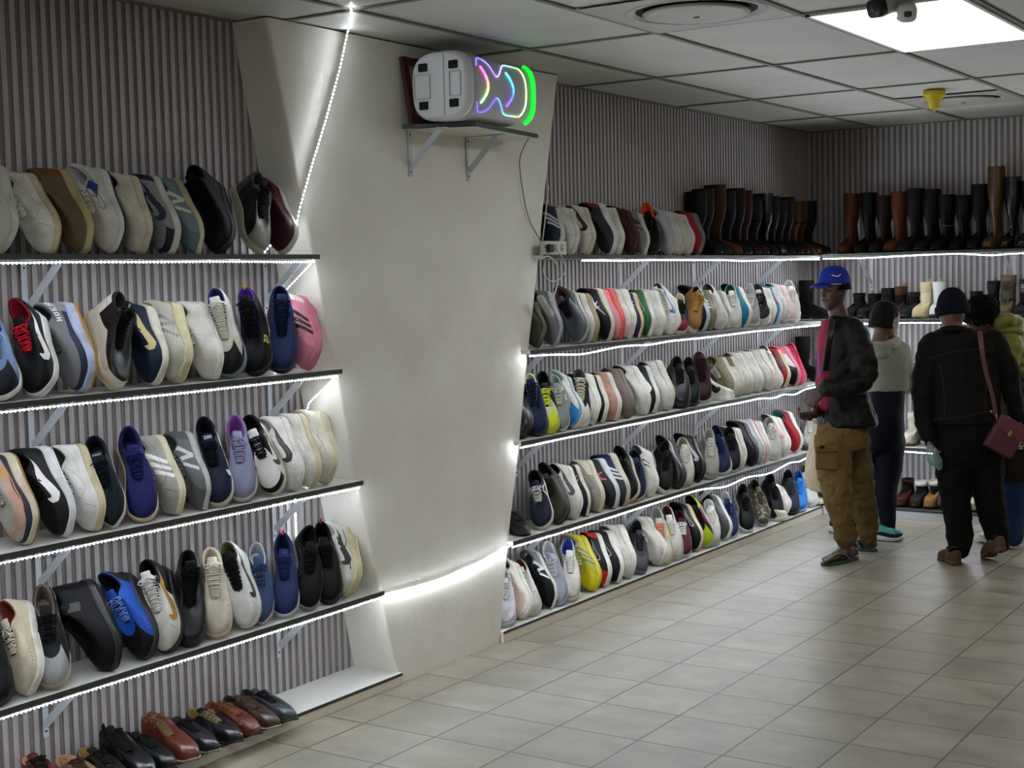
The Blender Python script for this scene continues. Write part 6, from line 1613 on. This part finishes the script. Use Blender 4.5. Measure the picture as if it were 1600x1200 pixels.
for pts in ([(1453, 560, -.135), (1475, 553, -.158), (1500, 548, -.165), (1530, 546, -.155), (1552, 550, -.125)], [(1468, 570, -.15), (1474, 600, -.158), (1476, 652, -.160)], [(1545, 560, -.14), (1541, 600, -.152), (1540, 645, -.152)], [(1460, 655, -.135), (1500, 652, -.178), (1545, 642, -.158)]):
    part(back_line(pts), 'stitching', ST, bw, base)
part(MB().ball(P(1549, 643, -.155), (.008, .004, .008), 12, 8), 'button', mat('#8f8b80', .3, metal=1), bw, base)
tr = trunk(MB(), [(P(1510, 650), .18, .13, 0), (P(1512, 680), .195, .15, 0), (P(1514, 706), .192, .14, 0), (P(1515, 726), .15, .11, 0), (P(1515, 736), .08, .06, 0)])
BT2 = mat('#0c0c0d', .9, bump=.3, scale=60)
limb(tr, [P(1488, 710), P(1490, 745), P(1494, 785), P(1499, 832), P(1500, 848), P(1500, 856)], [.105, .098, .085, .074, .07, .062], wr=.0025); limb(tr, [P(1540, 710), P(1543, 745), P(1547, 785), P(1556, 824), P(1560, 840), P(1562, 848)], [.108, .10, .086, .074, .068, .06], wr=.0025)
fuse(part(tr, 'trousers', BT2, bw, base), .0075, 2, .026, .08)
BR = D(up='#4a3322', sole='#3b2a1c', out='#6b4c30', lin='#1a1310', lace='#2a1c12', rough=.6, tex='plain', seam=0)
hl = on_z(1497, 884, 0); az = math.degrees(math.atan2(DH.y, DH.x))
wear(flat_shoe(hl + DH * .25 - RH * .03, az + 6, 0, 'derby', BR, 'x', .26, 'shoe', seed=911), bw, base)
hl = on_z(1568, 884, 0); wear(flat_shoe(hl + DH * .24 - RH * .04, az + 10, 0, 'derby', BR, 'x', .26, 'shoe', seed=912, pitch=22), bw, base)
# satchel and strap
bg = P(1572, 680, -.22); t = thing('satchel', 'maroon leather satchel hanging at the beanie woman’s right hip', 'bag', bg)
ax = (RH * .86 - ZZ * .5).normalized(); up_ = (ZZ * .86 + RH * .5).normalized(); nr = ax.cross(up_).normalized()
MR = mat('#4a2229', .45, bump=.3, scale=50)
def bb(c, a, b, d_, name, m, bev=.006):
    c = ax * c[0] + up_ * c[1] + nr * c[2]; o = MB().bar(c - ax * a / 2, c + ax * a / 2, d_, b, up_).build(name, m, t, smooth=False); bevel(o, bev); return o
s_ = -1 if nr.dot(DH) > 0 else 1
bb((0, -.01, -.024), .165, .20, .022, 'rear_compartment', MR); bb((0, -.01, 0), .17, .20, .022, 'middle_compartment', MR); bb((0, -.01, .024), .165, .19, .022, 'front_compartment', MR)
bb((.0, .05, .038 * s_), .172, .09, .006, 'flap', mat('#5a2b33', .4)); bb((0, .015, .045 * s_), .018, .036, .006, 'clasp', mat('#b79a58', .3, metal=1), .002)
st_ = [P(1531, 518, -.12), P(1534, 545, -.19), P(1540, 580, -.20), P(1550, 615, -.20), P(1556, 648, -.20)]
q = smooth_pts(st_, 4); sb = MB()
for a, b in zip(q, q[1:]): sb.bar(a, b, .004, .030 * (1 - .25 * q.index(a) / len(q)), RH * .9 + DH * .2)
sbo = part(sb, 'strap', mat('#553038', .5), t, bg, smooth=False)
part(MB().tube([P(1556, 646, -.2), P(1558, 656, -.21)], .005, 8), 'hook', mat('#b79a58', .3, metal=1), t, bg)
# plastic bag in her left hand
pb = P(1458, 712, -.06); t = thing('plastic_bag', 'crumpled pale green plastic bag held in the beanie woman’s left hand', 'bag', pb)
mb = trunk(MB(), [(P(1453, 694, -.06), .012, .012, 0), (P(1456, 705, -.06), .035, .03, 20), (P(1460, 718, -.06), .045, .035, 40), (P(1466, 730, -.06), .03, .02, 50), (P(1468, 736, -.06), .012, .008, 60)])
o = part(mb, 'sack', mat('#7d9a92', .25, alpha=.72), t, pb); fuse(o, .005, 1, .02, .05)
# ---- person in the two-tone puffer jacket
D0 = 8.78
base = Vector((P(1585, 850).x, P(1585, 850).y, 0))
pf = thing('person', 'person with curly black hair, lime and charcoal puffer jacket and jeans, leaning left', 'person', base)
hb, T, R3 = head(P(1531, 497), -RH * .8 + DH * .6, 24, .22)
limb(hb, [P(1540, 508), P(1556, 520), P(1572, 535)], [.055, .056, .07])
trunk(hb, [(P(1578, 535), .13, .15, 0), (P(1588, 580), .13, .15, 0), (P(1592, 640), .12, .14, 0), (P(1592, 700), .13, .15, 0)])
for dd, pts in ((-.16, [(1578, 545), (1565, 610), (1545, 628)]), (.16, [(1578, 545), (1560, 600), (1530, 590)])):
    w0 = P(pts[2][0], pts[2][1], dd); limb(hb, [P(a, b, dd) for a, b in pts], [.05, .042, .028]); hand(hb, w0, -RH, -ZZ, DH if dd < 0 else -DH, .5, .9)
limb(hb, [P(1588, 700, -.07), P(1584, 775, -.08), P(1584, 845, -.06)], [.085, .058, .038]); limb(hb, [P(1592, 700, .08), P(1572, 775, .1), P(1556, 843, .1)], [.085, .058, .038])
fuse(part(hb, 'body', mat('#4a2c1e', .5), pf, base), .006, 1); face_bits(pf, T, base)
cu = MB().ball((0, 0, 0), (.112, .098, .105), 40, 26); cu.v = [T(v.x - .022, v.y, v.z + .032) for v in cu.v]
o = part(cu, 'hair', mat('#0b0908', .95, bump=1, scale=120), pf, base); m_ = o.modifiers.new('curl', 'SUBSURF'); m_.levels = 1; m_.render_levels = 1
m_ = o.modifiers.new('curls', 'DISPLACE'); m_.texture = cloth_tex(.016); m_.strength = .04; m_.texture_coords = 'LOCAL'
LM = mat('#6d7228', .5, bump=.2, scale=60); CH = mat('#27272a', .5, bump=.2, scale=60)
def quilt(rows, n_, split=None):
    C = smooth_pts([r[0] for r in rows], 10); Q = smooth_pts([(r[1], r[2], math.radians(r[3])) for r in rows], 10); rg = []
    for k, (c, (w, d, a)) in enumerate(zip(C, Q)):
        pf_ = 1 + .075 * abs(math.sin(k * PI / 5)) - .04
        ax_ = RH * math.cos(a) + DH * math.sin(a); ay = ZZ.cross(ax_)
        rg.append([c + ax_ * (w * pf_ * math.cos(2 * PI * i / 40)) + ay * (d * pf_ * math.sin(2 * PI * i / 40)) for i in range(40)])
    return MB().rings(rg)
up1 = quilt([(P(1570, 522), .09, .11, 0), (P(1577, 532), .16, .19, 0), (P(1584, 555), .18, .215, 0), (P(1588, 582), .185, .21, 0)], 5)
fuse(part(up1, 'jacket_yoke', LM, pf, base), .007, 1, .01, .06)
lo1 = quilt([(P(1588, 580), .184, .209, 0), (P(1590, 610), .185, .205, 0), (P(1591, 650), .18, .2, 0), (P(1591, 680), .175, .195, 0), (P(1591, 692), .15, .17, 0)], 5)
fuse(part(lo1, 'jacket_body', CH, pf, base), .007, 1, .01, .06)
for dd in (-.17, .17):
    sl = MB(); q = smooth_pts([P(1580, 540, dd), P(1572, 575, dd * 1.15), P(1564, 610, dd * 1.15), P(1549, 626, dd)], 9)
    sl.tube(q, [.078 * (1 + .07 * abs(math.sin(i * PI / 4))) * (1 - .25 * i / len(q)) for i in range(len(q))], 18); sl.ball(q[0], .078, 14, 9)
    fuse(part(sl, 'sleeve', LM if dd > 0 else mat('#636824', .5, bump=.2, scale=60), pf, base), .007, 1)
hq = MB(); q = smooth_pts([P(1556, 512, .06), P(1560, 505, -.05), P(1574, 500, -.1), P(1592, 505, -.06), P(1600, 515, .04)], 8)
hq.tube(q, [.038 * (1 + .13 * abs(math.sin(i * PI / 4))) for i in range(len(q))], 16); hq.ball(P(1577, 515, -.02), (.10, .10, .05), 20, 12)
fuse(part(hq, 'hood', LM, pf, base), .007, 1, .01, .06)
tr = trunk(MB(), [(P(1591, 675), .135, .16, 0), (P(1590, 705), .14, .165, 0), (P(1588, 722), .13, .155, 0)])
limb(tr, [P(1588, 710, -.07), P(1585, 770, -.09), P(1583, 815, -.08), P(1583, 838, -.06)], [.098, .082, .07, .066], wr=.002); limb(tr, [P(1592, 710, .08), P(1576, 770, .1), P(1562, 815, .1), P(1555, 838, .1)], [.098, .08, .068, .062], wr=.002)
fuse(part(tr, 'jeans', mat('#25395c', .85, bump=.4, scale=120), pf, base), .0075, 3, .012, .1)
WSN = D(up='#b9b8b2', sole='#d8d8d4', lin='#8c8b87', lace='#d8d8d4', tex='plain')
azl = math.degrees(math.atan2(-RH.y, -RH.x))
wear(flat_shoe(on_z(1530, 848, 0), azl, 0, 'skate', WSN, 'x', .26, 'sneaker', seed=921), pf, base)
wear(flat_shoe(on_z(1566, 857, 0) , azl + 20, 0, 'skate', WSN, 'x', .26, 'sneaker', seed=922), pf, base)
hg = P(1585, 726, -.28); t = thing('handbag', 'large dark olive handbag beside the jeans, patterned strip at its top', 'bag', hg)
mb = trunk(MB(), [(P(1587, 698, -.28), .075, .045, 0), (P(1586, 715, -.28), .09, .06, 0), (P(1585, 740, -.28), .095, .06, 0), (P(1585, 752, -.28), .085, .05, 0)])
fuse(part(mb, 'pouch', mat('#2a2419', .6), t, hg), .007, 2, .015, .08)
part(MB().bar(P(1592, 696, -.345), P(1608, 697, -.345), .006, .045, ZZ), 'patterned_band', mat('#b9b5aa', .7, 'camo', scale=45), t, hg, smooth=False)
part(MB().tube(smooth_pts([P(1572, 702, -.28), P(1576, 660, -.25), P(1590, 645, -.22), P(1600, 665, -.24), P(1602, 700, -.28)]), .008, 8), 'handle', mat('#1c1712', .6), t, hg)
